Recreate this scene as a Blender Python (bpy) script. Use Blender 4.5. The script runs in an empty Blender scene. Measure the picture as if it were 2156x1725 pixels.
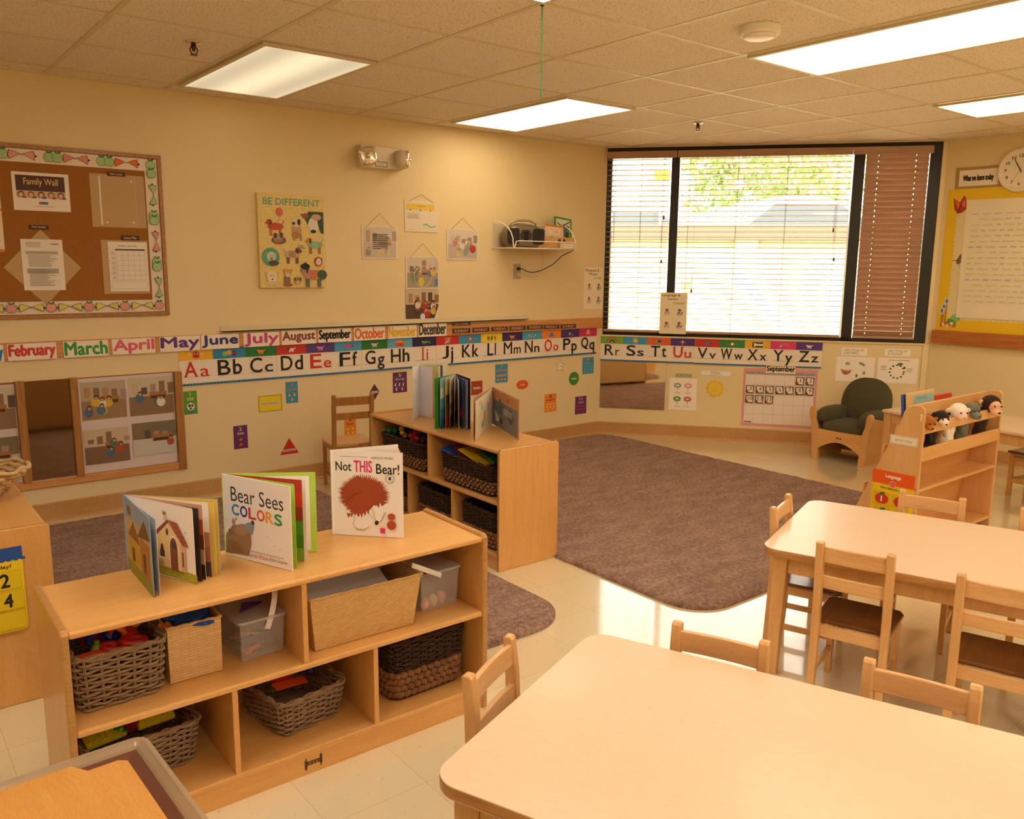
import bpy, bmesh, math, random
from mathutils import Vector, Matrix
rnd = random.Random(7)
R = math.radians
PI = math.pi
SC = bpy.context.scene
COL = SC.collection

# ------------------------------------------------------------------ camera
F, YAW, PIT, ROL = 1759.5, .6744, .1715, .0102
CAM = Vector((-5.1376, -5.1984, 1.4634))
_f = Vector((math.sin(YAW)*math.cos(PIT), math.cos(YAW)*math.cos(PIT), -math.sin(PIT)))
_r = Vector((math.cos(YAW), -math.sin(YAW), 0)); _u = _r.cross(_f)
RT = _r*math.cos(ROL)+_u*math.sin(ROL); UP = -_r*math.sin(ROL)+_u*math.cos(ROL); FW = _f
cd = bpy.data.cameras.new('camera'); cd.sensor_width = 36; cd.sensor_fit = 'HORIZONTAL'; cd.lens = F/2156*36
cd.clip_start = .05; cd.clip_end = 200
cam = bpy.data.objects.new('camera', cd); COL.objects.link(cam)
M = Matrix((RT, UP, -FW)).transposed().to_4x4(); M.translation = CAM
cam.matrix_world = M
SC.camera = cam

# ------------------------------------------------------------------ light and exposure
SC.view_settings.view_transform = 'Standard'; SC.view_settings.look = 'None'
SC.view_settings.exposure = EXPO = 0.22; SC.view_settings.gamma = 1; SC.view_settings.use_curve_mapping = False
wd = bpy.data.worlds.new('world'); SC.world = wd; wd.use_nodes = True
bg = wd.node_tree.nodes['Background']; bg.inputs[0].default_value = (1, .91, .78, 1); bg.inputs[1].default_value = 8
sl = bpy.data.lights.new('sun', 'SUN'); sl.energy = 22; sl.angle = R(1); sl.color = (1, .9, .72)
so = bpy.data.objects.new('sun', sl); COL.objects.link(so)
so.rotation_euler = Vector((.62, .35, -.95)).to_track_quat('-Z', 'Y').to_euler()
LAMP = dict(warm=(1, .78, .50), bright=4.8, dim=.8, rear=(1, .88, .74), rear_st=8.2)
SC.cycles.max_bounces = 8; SC.cycles.diffuse_bounces = 5; SC.cycles.glossy_bounces = 4; SC.cycles.transmission_bounces = 4
SC.cycles.transparent_max_bounces = 24; SC.cycles.sample_clamp_indirect = 8
SC.cycles.caustics_reflective = False; SC.cycles.caustics_refractive = False

# ------------------------------------------------------------------ pixels to points on real planes
def ray(x, y): return FW+RT*((x-1078)/F)-UP*((y-862.5)/F)
def atz(x, y, z=0.):
    d = ray(x, y); return CAM+d*((z-CAM.z)/d.z)
def aty(x, y, Y=0.):
    d = ray(x, y); return CAM+d*((Y-CAM.y)/d.y)
def hgt(y, P):
    """height at which the vertical line through P is seen at image row y"""
    lo, hi = 0., 2.6
    for _ in range(40):
        m = (lo+hi)/2; d = Vector((P[0], P[1], m))-CAM
        if 862.5-F*d.dot(UP)/d.dot(FW) > y: lo = m
        else: hi = m
    return lo
class Fr:
    def __init__(s, o, u, n):
        s.o = Vector(o); s.u = Vector(u).normalized(); s.n = Vector(n).normalized(); s.v = Vector((0, 0, 1))
    def px(s, x, y, d=0.):
        r = ray(x, y); o = s.o+s.n*d; p = CAM+r*((o-CAM).dot(s.n)/r.dot(s.n)); q = p-o
        return q.dot(s.u), q.z
    def mat(s, a, b, d=0., rot=0.):
        m = Matrix((s.u, s.v, s.n)).transposed().to_4x4(); m.translation = s.o+s.u*a+s.v*b+s.n*d
        return m @ Matrix.Rotation(rot, 4, 'Z')
TH = R(51.5)
HC = 2.438
FA = Fr((0, 0, 0), (1, 0, 0), (0, -1, 0))
FB = Fr((0, 0, 0), (math.cos(TH), -math.sin(TH), 0), (-math.sin(TH), -math.cos(TH), 0))
LB = 2.63
CX, CY = LB*math.cos(TH), -LB*math.sin(TH)
FC = Fr((CX, 0, 0), (0, -1, 0), (-1, 0, 0))

# ------------------------------------------------------------------ materials
def lin(c):
    if isinstance(c, str):
        c = c.lstrip('#'); c = [int(c[i:i+2], 16)/255 for i in (0, 2, 4)]
        return [x/12.92 if x <= .04045 else ((x+.055)/1.055)**2.4 for x in c]
    return list(c)
_mc = {}
def plain(c, rough=.55, metal=0., coat=0., name=None, spec=.5):
    k = (str(c), rough, metal, coat, spec)
    if k in _mc: return _mc[k]
    m = bpy.data.materials.new(name or 'paint'); m.use_nodes = True
    b = m.node_tree.nodes['Principled BSDF']
    b.inputs['Base Color'].default_value = (*lin(c), 1); b.inputs['Roughness'].default_value = rough
    b.inputs['Metallic'].default_value = metal; b.inputs['Coat Weight'].default_value = coat
    b.inputs['Coat Roughness'].default_value = .1; b.inputs['Specular IOR Level'].default_value = spec
    _mc[k] = m
    return m
class NT:
    def __init__(s, name, rough=.5, **kw):
        s.m = bpy.data.materials.new(name); s.m.use_nodes = True; s.t = s.m.node_tree; s.b = s.t.nodes['Principled BSDF']
        s.b.inputs['Roughness'].default_value = rough
        for k, v in kw.items(): s.b.inputs[k.replace('_', ' ')].default_value = v
        s.tc = s.t.nodes.new('ShaderNodeTexCoord')
    def n(s, typ, **kw):
        x = s.t.nodes.new('ShaderNode'+typ)
        for k, v in kw.items():
            if k.startswith('i_'): x.inputs[k[2:].replace('_', ' ')].default_value = v
            else: setattr(x, k, v)
        return x
    def l(s, a, b): s.t.links.new(a, b)
    def noise(s, scale, sc=(1, 1, 1), detail=3, rough=.5, dist=0.):
        mp = s.n('Mapping'); mp.inputs['Scale'].default_value = sc; s.l(s.tc.outputs['Object'], mp.inputs[0])
        x = s.n('TexNoise', i_Scale=scale, i_Detail=detail, i_Roughness=rough, i_Distortion=dist); s.l(mp.outputs[0], x.inputs['Vector'])
        return x.outputs[0]
    def ramp(s, src, stops):
        x = s.n('ValToRGB'); e = x.color_ramp.elements
        while len(e) < len(stops): e.new(.5)
        for q, (p, c) in zip(e, stops): q.position = p; q.color = (*lin(c), 1)
        s.l(src, x.inputs[0]); return x.outputs[0]
    def mix(s, f, a, b, mode='MIX'):
        x = s.n('Mix', data_type='RGBA', blend_type=mode)
        for i, v in ((0, f), (6, a), (7, b)):
            if hasattr(v, 'links'): s.l(v, x.inputs[i])
            else: x.inputs[i].default_value = v if i == 0 else (*lin(v), 1)
        return x.outputs[2]
    def math(s, op, a, b=0.):
        x = s.n('Math', operation=op)
        for i, v in ((0, a), (1, b)):
            if hasattr(v, 'links'): s.l(v, x.inputs[i])
            else: x.inputs[i].default_value = v
        return x.outputs[0]
    def col(s, src): s.l(src, s.b.inputs['Base Color'])
    def bump(s, src, st=.3, dist=.01):
        x = s.n('Bump', i_Strength=st, i_Distance=dist); s.l(src, x.inputs['Height']); s.l(x.outputs[0], s.b.inputs['Normal'])
def wood(name, a, b, sc=(1, 12, 12), rough=.32, coat=.25, scale=3., c3=None, fine=.12):
    t = NT(name, rough, Coat_Weight=coat, Coat_Roughness=.12)
    n = t.noise(scale, sc, 6, .6, .6)
    stops = [(.3, a), (.7, b)] if c3 is None else [(.25, a), (.55, b), (.8, c3)]
    c = t.ramp(n, stops)
    f = t.noise(70, sc, 2); c = t.mix(fine, c, t.ramp(f, [(.35, '#6b4420'), (.6, '#ffffff')]), 'MULTIPLY')
    t.col(c); t.bump(f, .05, .002)
    return t.m
W_SHELF = wood('honey_maple_wood', '#d9a058', '#e3ae68', (1, 9, 9))
W_SHELF_END = wood('honey_maple_end_wood', '#d69d56', '#e0aa64', (9, 9, 1))
W_EDGE = wood('plywood_edge', '#a77a45', '#c99655', (1, 30, 60))
W_CHAIR = wood('chair_wood', '#d29f60', '#e2b276', (9, 9, 1), .35, .2, 4)
W_CHAIRX = wood('chair_rail_wood', '#cf9a5e', '#e6b880', (1, 9, 9), .35, .2, 4)
W_SEAT = wood('brown_shaded_seat_wood', '#5f3517', '#7c481f', (9, 1, 9), .28, .3, 4)  # seat brown also holds the shade and reflection under the tables
W_TOP = wood('table_laminate', '#e2c29c', '#e6c8a4', (1.6, .35, 3), .36, .2, 1.4, '#e6c09e', .03)
W_TEDGE = wood('table_edge_wood', '#a8743c', '#c58f52', (3, 3, 20))
W_OAK = wood('oak_wood', '#9a6630', '#bb8546', (9, 9, 1), .4, .1, 5)
W_RAIL = wood('rail_wood', '#c98848', '#e0a367', (1, 12, 12), .4, .1, 4)
W_RAILR = wood('dark_rail_wood', '#a5602a', '#c87f42', (12, 1, 12), .35, .2, 4)
W_BIRCH = wood('birch_wood', '#d9a566', '#e3b47a', (9, 9, 1), .3, .3)
W_BIRCHX = wood('birch_slat_wood', '#dfa562', '#e9b878', (1, 9, 9), .3, .3)
W_BLIND = wood('blind_wood', '#b08c74', '#bd9a82', (1, 10, 10), .45, .1)
def m_wall(name, c):
    t = NT(name, .55); n = t.noise(1.2, (1, 1, 1), 3); t.col(t.mix(n, c, '#e7d4a4')); t.bump(t.noise(180), .12, .002)
    return t.m
M_WALL = m_wall('wall_paint', '#ecd7aa')
M_WALLR = m_wall('wall_paint_yellow', '#ead8a6')
def m_ceil():
    t = NT('ceiling_tile', .9)
    n = t.noise(110, (1, 1, 1), 2, .7); m = t.noise(.9)
    c = t.ramp(n, [(.33, '#8d7a5c'), (.40, '#efe4d2'), (.6, '#f6ecdc')])
    t.col(t.mix(m, c, t.mix(.5, c, '#ece0cc'))); t.bump(n, .4, .004)
    return t.m
M_CEIL = m_ceil()
def m_floor():
    t = NT('vinyl_floor_tile', .14, Coat_Weight=1., Coat_Roughness=.07, Coat_IOR=1.8)
    br = t.n('TexBrick', i_Scale=1., offset=0.); br.inputs['Mortar Size'].default_value = .0006
    br.inputs['Brick Width'].default_value = .3048; br.inputs['Row Height'].default_value = .3048; br.inputs['Mortar Smooth'].default_value = 0
    br.inputs['Color1'].default_value = (*lin('#e8d9b4'), 1); br.inputs['Color2'].default_value = (*lin('#e4d4ac'), 1); br.inputs['Mortar'].default_value = (*lin('#b8a684'), 1)
    t.l(t.tc.outputs['Object'], br.inputs['Vector'])
    s = t.ramp(t.noise(45, (1, 1, 1), 4, .7), [(.30, '#bfae8a'), (.38, '#ffffff')])
    t.col(t.mix(.5, br.outputs[0], s, 'MULTIPLY'))
    r = t.ramp(t.noise(7, (1, 1, 1), 4, .6), [(.3, (.10,)*3), (.7, (.24,)*3)]); t.l(r, t.b.inputs['Roughness'])
    t.bump(t.noise(3.5, (1, 1, 1), 2), .12, .01)
    return t.m
def m_rug():
    t = NT('brown_pile', .95, Specular_IOR_Level=.1)
    a = t.noise(48, (1, 1, 1), 4, .8); b = t.noise(5, (1, 2.5, 1), 3)
    t.col(t.ramp(t.math('ADD', t.math('MULTIPLY', a, .75), t.math('MULTIPLY', b, .25)), [(.33, '#6c4a3a'), (.49, '#aa8068'), (.62, '#d2aa90')])); t.bump(a, 1., .03)
    t.b.inputs['Sheen Weight'].default_value = .25
    return t.m
def m_fabric(name, a, b, sc=300):
    t = NT(name, .9, Specular_IOR_Level=.2); n = t.noise(sc, (1, 1, 1), 2); t.col(t.mix(n, a, b)); t.bump(n, .3, .002)
    t.b.inputs['Sheen Weight'].default_value = .1
    return t.m
def m_peg():
    t = NT('pegboard', .6)
    m = t.n('VectorMath', operation='SCALE'); m.inputs['Scale'].default_value = 1/.035; t.l(t.tc.outputs['Object'], m.inputs[0])
    fr = t.n('VectorMath', operation='FRACTION'); t.l(m.outputs[0], fr.inputs[0])
    sp = t.n('SeparateXYZ'); t.l(fr.outputs[0], sp.inputs[0])
    dx = t.math('SUBTRACT', sp.outputs[0], .5); dz = t.math('SUBTRACT', sp.outputs[2], .5)
    d = t.math('ADD', t.math('MULTIPLY', dx, dx), t.math('MULTIPLY', dz, dz))
    hole = t.math('LESS_THAN', d, .009)
    t.b.inputs['Base Color'].default_value = (*lin('#d0a870'), 1)
    tr = t.n('BsdfTransparent'); mx = t.n('MixShader'); t.l(hole, mx.inputs[0]); t.l(t.b.outputs[0], mx.inputs[1]); t.l(tr.outputs[0], mx.inputs[2])
    t.l(mx.outputs[0], t.t.nodes['Material Output'].inputs[0])
    return t.m
def m_clear(name, c, alpha, rough=.15, frost=.5):
    t = NT(name, rough); t.b.inputs['Base Color'].default_value = (*lin(c), 1)
    tr = t.n('BsdfTransparent'); tr.inputs[0].default_value = (1, 1, 1, 1)
    mx = t.n('MixShader'); mx.inputs[0].default_value = alpha
    t.l(tr.outputs[0], mx.inputs[1]); t.l(t.b.outputs[0], mx.inputs[2]); t.l(mx.outputs[0], t.t.nodes['Material Output'].inputs[0])
    return t.m
def m_glass():
    t = NT('window_glass', .02); g = t.n('BsdfGlossy'); g.inputs['Roughness'].default_value = .02
    tr = t.n('BsdfTransparent'); fz = t.n('Fresnel', i_IOR=1.4); mx = t.n('MixShader')
    t.l(fz.outputs[0], mx.inputs[0]); t.l(tr.outputs[0], mx.inputs[1]); t.l(g.outputs[0], mx.inputs[2]); t.l(mx.outputs[0], t.t.nodes['Material Output'].inputs[0])
    return t.m
def m_emit(name, c, st, streak=None):
    m = bpy.data.materials.new(name); m.use_nodes = True; nt = m.node_tree; nt.nodes.clear()
    e = nt.nodes.new('ShaderNodeEmission'); o = nt.nodes.new('ShaderNodeOutputMaterial')
    e.inputs[0].default_value = (*c, 1); e.inputs[1].default_value = st; nt.links.new(e.outputs[0], o.inputs[0])
    if streak:
        tc = nt.nodes.new('ShaderNodeTexCoord'); sp = nt.nodes.new('ShaderNodeSeparateXYZ'); nt.links.new(tc.outputs['Object'], sp.inputs[0])
        ml = nt.nodes.new('ShaderNodeMath'); ml.operation = 'MULTIPLY'; ml.inputs[1].default_value = streak[0]; nt.links.new(sp.outputs[0], ml.inputs[0])
        cs = nt.nodes.new('ShaderNodeMath'); cs.operation = 'COSINE'; nt.links.new(ml.outputs[0], cs.inputs[0])
        ma = nt.nodes.new('ShaderNodeMath'); ma.operation = 'MULTIPLY_ADD'; ma.inputs[1].default_value = streak[1]*st; ma.inputs[2].default_value = st
        nt.links.new(cs.outputs[0], ma.inputs[0]); nt.links.new(ma.outputs[0], e.inputs[1])
    return m
def m_weave(name, a, b, sx, sz, st=.5):
    t = NT(name, .7, Specular_IOR_Level=.2)
    mp = t.n('Mapping'); t.l(t.tc.outputs['Object'], mp.inputs[0])
    br = t.n('TexBrick', i_Scale=1.); br.inputs['Brick Width'].default_value = sx; br.inputs['Row Height'].default_value = sz
    br.inputs['Mortar Size'].default_value = sz*.12; br.inputs['Mortar Smooth'].default_value = .6
    cx = t.n('CombineXYZ'); sp = t.n('SeparateXYZ'); t.l(mp.outputs[0], sp.inputs[0])
    t.l(t.math('ADD', sp.outputs[0], sp.outputs[1]), cx.inputs[0]); t.l(sp.outputs[2], cx.inputs[1]); t.l(cx.outputs[0], br.inputs['Vector'])
    br.inputs['Color1'].default_value = (*lin(a), 1); br.inputs['Color2'].default_value = (*lin(b), 1); br.inputs['Mortar'].default_value = (*lin('#b08850'), 1)
    n = t.noise(25, (1, 1, 4), 3); t.col(t.mix(n, br.outputs[0], t.mix(.5, br.outputs[0], b))); 
    x = t.n('Bump', i_Strength=st, i_Distance=.004, invert=True); t.l(br.outputs[1], x.inputs['Height']); t.l(x.outputs[0], t.b.inputs['Normal'])
    return t.m
M_FLOOR = m_floor(); M_RUG = m_rug(); M_PEG = m_peg(); M_GLASS = m_glass()
M_PANEL = m_emit('lit_light_panel', LAMP['warm'], LAMP['bright'], (48, .15))
M_PANELR = m_emit('rear_fill_panel', LAMP['rear'], LAMP['rear_st'])
M_PANELD = m_emit('dim_light_panel', (1, .78, .48), LAMP['dim'], (17, .22))
M_BASE = wood('baseboard_vinyl', '#bd8f57', '#c99a62', (1, 1, 1), .45, .1)
M_GRID = plain('#ddd0ae', .5, name='grid_metal'); M_BLACK = plain('#15130f', .4, name='black_metal')
M_WHITE = plain('#f2ece0', .5, name='white_paint'); M_METAL = plain('#c9c4b8', .3, .8, name='steel'); M_CHROME = plain('#e8e2d4', .12, 1., name='chrome')
M_OLIVE = m_fabric('olive_fabric', '#4a4632', '#5c573f')
M_WICK = m_fabric('grey_wicker', '#7a5e44', '#ab8c6b', 40); M_WICKD = m_fabric('dark_wicker', '#2c1a0e', '#553722', 40)
M_KNOT = m_fabric('dark_woven_leaf', '#54331c', '#a8774e', 30); M_STRAW = m_fabric('straw', '#a8804a', '#dcbc86', 40)
M_CORK = m_fabric('cork', '#96602a', '#ac7236', 140)
M_BIN = m_clear('clear_plastic', '#d8cec8', .25, .12); M_SLEEVE = m_clear('clear_sleeve', '#ffffff', .14, .1)

# ------------------------------------------------------------------ mesh helpers
class MB:
    def __init__(s): s.v = []; s.f = []; s.mi = []; s.T = None; s.k = 0
    def add(s, vs, fs, k=None):
        n = len(s.v); k = s.k if k is None else k
        s.v += [tuple(s.T @ Vector(p)) if s.T else tuple(p) for p in vs]
        s.f += [tuple(i+n for i in f) for f in fs]; s.mi += [k]*len(fs); return s
    def box(s, a, b, k=None):
        x0, y0, z0 = a; x1, y1, z1 = b
        return s.add([(x0, y0, z0), (x1, y0, z0), (x1, y1, z0), (x0, y1, z0), (x0, y0, z1), (x1, y0, z1), (x1, y1, z1), (x0, y1, z1)],
              [(0, 3, 2, 1), (4, 5, 6, 7), (0, 1, 5, 4), (1, 2, 6, 5), (2, 3, 7, 6), (3, 0, 4, 7)], k)
    def prism(s, pts, ax, lo, hi, k=None):
        f = {'x': lambda p, t: (t, p[0], p[1]), 'y': lambda p, t: (p[0], t, p[1]), 'z': lambda p, t: (p[0], p[1], t)}[ax]
        n = len(pts)
        return s.add([f(p, lo) for p in pts]+[f(p, hi) for p in pts],
              [tuple(range(n))[::-1], tuple(range(n, 2*n))]+[(i, (i+1) % n, n+(i+1) % n, n+i) for i in range(n)], k)
    def tube(s, P, r, n=8, closed=False, k=None, flat=1.):
        P = [Vector(p) for p in P]; N = len(P); vs = []; fs = []
        rr = r if isinstance(r, (list, tuple)) else [r]*N
        up = None
        for i in range(N):
            a = P[(i-1) % N] if (closed or i) else P[i]; b = P[(i+1) % N] if (closed or i < N-1) else P[i]
            t = (b-a); t = t.normalized() if t.length > 1e-9 else Vector((0, 0, 1))
            if up is None: up = Vector((0, 0, 1)) if abs(t.z) < .9 else Vector((1, 0, 0))
            sx = t.cross(up)
            if sx.length < 1e-6: sx = t.orthogonal()
            sx.normalize(); u2 = sx.cross(t).normalized(); up = u2
            for j in range(n):
                q = 2*PI*j/n; vs.append(P[i]+(sx*math.cos(q)*flat+u2*math.sin(q))*rr[i])
        for i in range(N if closed else N-1):
            for j in range(n):
                a = i*n+j; b = i*n+(j+1) % n; c = ((i+1) % N)*n+(j+1) % n; d = ((i+1) % N)*n+j; fs.append((a, b, c, d))
        if not closed: fs += [tuple(range(n))[::-1], tuple(range((N-1)*n, N*n))]
        return s.add(vs, fs, k)
    def lathe(s, prof, c=(0, 0, 0), n=24, k=None):
        vs = []; fs = []
        for r, z in prof:
            for j in range(n): vs.append((c[0]+r*math.cos(2*PI*j/n), c[1]+r*math.sin(2*PI*j/n), c[2]+z))
        m = len(prof)
        for i in range(m-1):
            for j in range(n): fs.append((i*n+j, i*n+(j+1) % n, (i+1)*n+(j+1) % n, (i+1)*n+j))
        fs += [tuple(range(n))[::-1], tuple(range((m-1)*n, m*n))]
        return s.add(vs, fs, k)
    def ell(s, c, r, rot=None, n=14, m=9, k=None, p=1.):
        r = (r, r, r) if not hasattr(r, '__len__') else r; vs = []; fs = []
        def sg(v): return math.copysign(abs(v)**p, v)
        for i in range(m+1):
            a = PI*i/m-PI/2
            for j in range(n):
                b = 2*PI*j/n; q = Vector((r[0]*sg(math.cos(a))*sg(math.cos(b)), r[1]*sg(math.cos(a))*sg(math.sin(b)), r[2]*sg(math.sin(a))))
                if rot: q = rot @ q
                vs.append(q+Vector(c))
        for i in range(m):
            for j in range(n): fs.append((i*n+j, i*n+(j+1) % n, (i+1)*n+(j+1) % n, (i+1)*n+j))
        return s.add(vs, fs, k)
def rrect(x0, y0, x1, y1, r, n=6):
    out = []
    for cx, cy, a in ((x1-r, y1-r, 0), (x0+r, y1-r, 90), (x0+r, y0+r, 180), (x1-r, y0+r, 270)):
        for i in range(n+1): t = R(a+90*i/n); out.append((cx+r*math.cos(t), cy+r*math.sin(t)))
    return out
def obj(name, mb, mats, parent=None, bevel=0., smooth=False, loc=None, rot=None, mw=None, fix=True, seg=2):
    me = bpy.data.meshes.new(name)
    me.from_pydata(mb.v, [], mb.f)
    mats = mats if isinstance(mats, (list, tuple)) else [mats]
    for m in mats: me.materials.append(m)
    if len(mats) > 1: me.polygons.foreach_set('material_index', mb.mi)
    if fix:
        bm = bmesh.new(); bm.from_mesh(me); bmesh.ops.recalc_face_normals(bm, faces=bm.faces); bm.to_mesh(me); bm.free()
    if smooth: me.polygons.foreach_set('use_smooth', [True]*len(me.polygons))
    o = bpy.data.objects.new(name, me); COL.objects.link(o)
    if parent: o.parent = parent
    if loc: o.location = loc
    if rot is not None: o.rotation_euler = rot if hasattr(rot, '__len__') else (0, 0, rot)
    if mw is not None: o.matrix_world = mw
    if bevel:
        b = o.modifiers.new('bevel', 'BEVEL'); b.width = bevel; b.segments = seg; b.limit_method = 'ANGLE'; b.angle_limit = R(50)
        b.harden_normals = False
    return o
def thing(name, label, cat, loc=(0, 0, 0), rot=0., group=None, mw=None):
    o = bpy.data.objects.new(name, None); COL.objects.link(o); o.location = loc; o.rotation_euler = (0, 0, rot)
    if mw is not None: o.matrix_world = mw
    o.empty_display_size = .05
    return tag(o, label, cat, group)
def tag(o, label, cat, group=None):
    o['label'] = label; o['category'] = cat
    if group: o['group'] = group
    return o
def struct(name, mb, m, **kw):
    o = obj(name, mb, m, **kw); o['kind'] = 'structure'; return o
def kids(o): return [c for c in bpy.data.objects if c.parent == o]
def dup(o, parent=None, label=None, loc=None, rot=None, group=None):
    c = o.copy(); COL.objects.link(c)
    if parent: c.parent = parent
    if label: c['label'] = label
    if group: c['group'] = group
    if loc is not None: c.location = loc
    if rot is not None: c.rotation_euler = (0, 0, rot)
    for ch in kids(o): dup(ch, c)
    return c
_tc = {}
def tmesh(s):
    k = s
    if k not in _tc:
        cu = bpy.data.curves.new('t', 'FONT'); cu.body = s; cu.resolution_u = 3
        o = bpy.data.objects.new('t', cu); me = bpy.data.meshes.new_from_object(o)
        vs = [(v.co.x, v.co.y) for v in me.vertices]; fs = [tuple(p.vertices) for p in me.polygons]
        bpy.data.objects.remove(o); bpy.data.curves.remove(cu); bpy.data.meshes.remove(me)
        _tc[k] = (vs, fs)
    return _tc[k]
class Art(MB):
    """flat printed shapes in the unit square of a sheet w by h, local x right, y up, z out of the sheet"""
    def __init__(s, w, h, z=.0008):
        super().__init__(); s.w = w; s.h = h; s.z = z; s.mats = []; s.cid = {}; s.ox = 0.; s.kx = 1.
    def c(s, col):
        if col not in s.cid: s.cid[col] = len(s.mats); s.mats.append(plain(col, .5))
        return s.cid[col]
    def q(s, x, y): return ((s.ox+s.kx*x-.5)*s.w, (y-.5)*s.h, s.z)
    def poly(s, pts, col):
        s.add([s.q(*p) for p in pts], [tuple(range(len(pts)))], s.c(col)); s.z += .00008; return s
    def rect(s, x0, y0, x1, y1, col): return s.poly([(x0, y0), (x1, y0), (x1, y1), (x0, y1)], col)
    def ell(s, cx, cy, rx, ry, col, rot=0., n=18):
        """radii in units of the sheet height"""
        P = []
        for i in range(n):
            a = 2*PI*i/n; x = rx*math.cos(a); y = ry*math.sin(a)
            P.append((cx+(x*math.cos(rot)-y*math.sin(rot))*s.h/s.w, cy+x*math.sin(rot)+y*math.cos(rot)))
        return s.poly(P, col)
    def line(s, pts, wd, col):
        """width in metres"""
        z = s.z
        for a, b in zip(pts, pts[1:]):
            A = Vector(s.q(*a)); B = Vector(s.q(*b)); d = (B-A)
            if d.length < 1e-9: continue
            d.normalize(); p = Vector((-d.y, d.x, 0))*wd/2; e = d*wd*.3
            s.add([A-p-e, B-p+e, B+p+e, A+p-e], [(0, 1, 2, 3)], s.c(col))
        s.z = z+.00008; return s
    def ring(s, cx, cy, r, wd, col, a0=0, a1=360, n=20):
        return s.line([(cx+r*math.cos(R(a0+(a1-a0)*i/n))*s.h/s.w, cy+r*math.sin(R(a0+(a1-a0)*i/n))) for i in range(n+1)], wd, col)
    def text(s, t, x0, y0, x1, y1, col, bold=.0):
        vs, fs = tmesh(t)
        if not vs: return s
        ax = min(v[0] for v in vs); bx = max(v[0] for v in vs); ay = min(v[1] for v in vs); by = max(v[1] for v in vs)
        nw = (bx-ax)/max(by-ay, .01)*(y1-y0)*s.h/s.w
        if len(t) == 1 and t in '1' and nw < .75*(x1-x0): c_ = (x0+x1)/2; x0, x1 = c_-nw*.62, c_+nw*.62
        bx = max(bx, ax+.02); kx, ky = (x1-x0)/(bx-ax), (y1-y0)/(by-ay); r = bold*.8*(y1-y0)*s.h
        for dx, dy in ([(0, 0)] if not bold else [(0, 0), (r, 0), (-r, 0), (0, r), (0, -r)]):
            s.add([(lambda p: (p[0]+dx, p[1]+dy, p[2]))(s.q(x0+(v[0]-ax)*kx, y0+(v[1]-ay)*ky)) for v in vs], fs, s.c(col)); s.z += .00001
        s.z += .00006
        return s
    def bars(s, x0, y0, x1, y1, n, col, wd=.35, g=None):
        g = g or random.Random(n)
        for i in range(n):
            y = y1-(i+.5)*(y1-y0)/n; h = (y1-y0)/n*wd/2; e = x1-(x1-x0)*g.random()*.35
            s.rect(x0, y-h, e, y+h, col)
        return s
    def build(s, name, parent, mw=None, flip=None):
        if not s.f: return None
        o = obj(name, s, s.mats or [M_WHITE], parent, fix=False)
        if mw is not None: o.matrix_local = mw
        return o
def sheet(name, label, cat, fr, x0, y0, x1, y1, col, art=None, d=.003, th=.0012, group=None, rot=0., part='printed_picture', pts=None, mat=None, sq=False):
    a0, b1 = fr.px(x0, y0, d); a1, b0 = fr.px(x1, y1, d)
    return card(name, label, cat, fr, a0, b0, a1, b1, col, art, d, th, group, rot, part, pts, mat)
def card(name, label, cat, fr, a0, b0, a1, b1, col, art=None, d=.003, th=.0012, group=None, rot=0., part='printed_picture', pts=None, mat=None):
    w, h = a1-a0, b1-b0
    mb = MB(); P = [((p[0]-.5)*w, (p[1]-.5)*h) for p in (pts or [(0, 0), (1, 0), (1, 1), (0, 1)])]; mb.prism(P, 'z', -th, 0)
    o = obj(name, mb, mat or plain(col, .5), mw=fr.mat((a0+a1)/2, (b0+b1)/2, d, rot)); tag(o, label, cat, group)
    if art:
        A = Art(w, h, .0003); art(A); A.build(part, o)
    return o

# ================================================================== SETTING
XL, YB = -8.6, -8.8
m = MB(); m.prism([(XL, YB), (CX, YB), (CX, CY), (0, 0), (XL, 0)], 'z', -.1, 0); struct('floor', m, M_FLOOR)
ov = .32; nx, ny = math.sin(TH)*ov, math.cos(TH)*ov
m = MB(); m.prism([(XL-.2, YB-.2), (CX+.2, YB-.2), (CX+.2, CY+.05), (CX+nx, CY+ny), (nx, ny), (-.2, .2), (XL-.2, .2)], 'z', HC, HC+.15)
struct('ceiling', m, M_CEIL)
m = MB(); m.box((XL-.12, 0, 0), (.0, .12, HC)); m.prism([(0, 0), (.02, .12), (0, .12)], 'z', 0, HC); struct('wall_left', m, M_WALL)
SB, ST = .873, HC
m = MB(); m.box((0, 0, -.14), (LB, SB, 0)); m.box((2.60, SB, -.14), (LB, HC, 0)); m.box((0, SB, -.14), (.012, HC, 0)); struct('wall_front', m, M_WALLR, mw=FB.mat(0, 0))
m = MB(); m.box((CX, YB, 0), (CX+.12, CY, HC)); struct('wall_right', m, M_WALLR)
m = MB(); m.box((XL-.12, YB-.12, 0), (CX+.12, YB, HC)); struct('wall_back', m, M_WALL)
m = MB(); m.box((XL-.12, YB, 0), (XL, 0, HC)); struct('wall_side', m, M_WALL)
def base_prof(d): return [(d*0, 0), (-.022, 0), (-.02, .006), (-.012, .016), (-.010, .104), (-.006, .11), (0, .11)]
m = MB(); m.prism([(p[0], p[1]) for p in base_prof(1)], 'x', XL, 0); struct('baseboard_left', m, M_BASE)
m = MB(); m.prism([(p[1], -p[0]) for p in base_prof(1)], 'x', 0, LB); struct('baseboard_front', m, M_BASE, mw=FB.mat(0, 0))
m = MB(); m.prism([(CX+p[0], p[1]) for p in base_prof(1)], 'y', YB, CY); struct('baseboard_right', m, M_BASE)
m = MB(); m.box((XL, -.02, .936), (-.002, 0, 1.022)); struct('trim_1', m, W_RAIL, bevel=.003)
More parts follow.
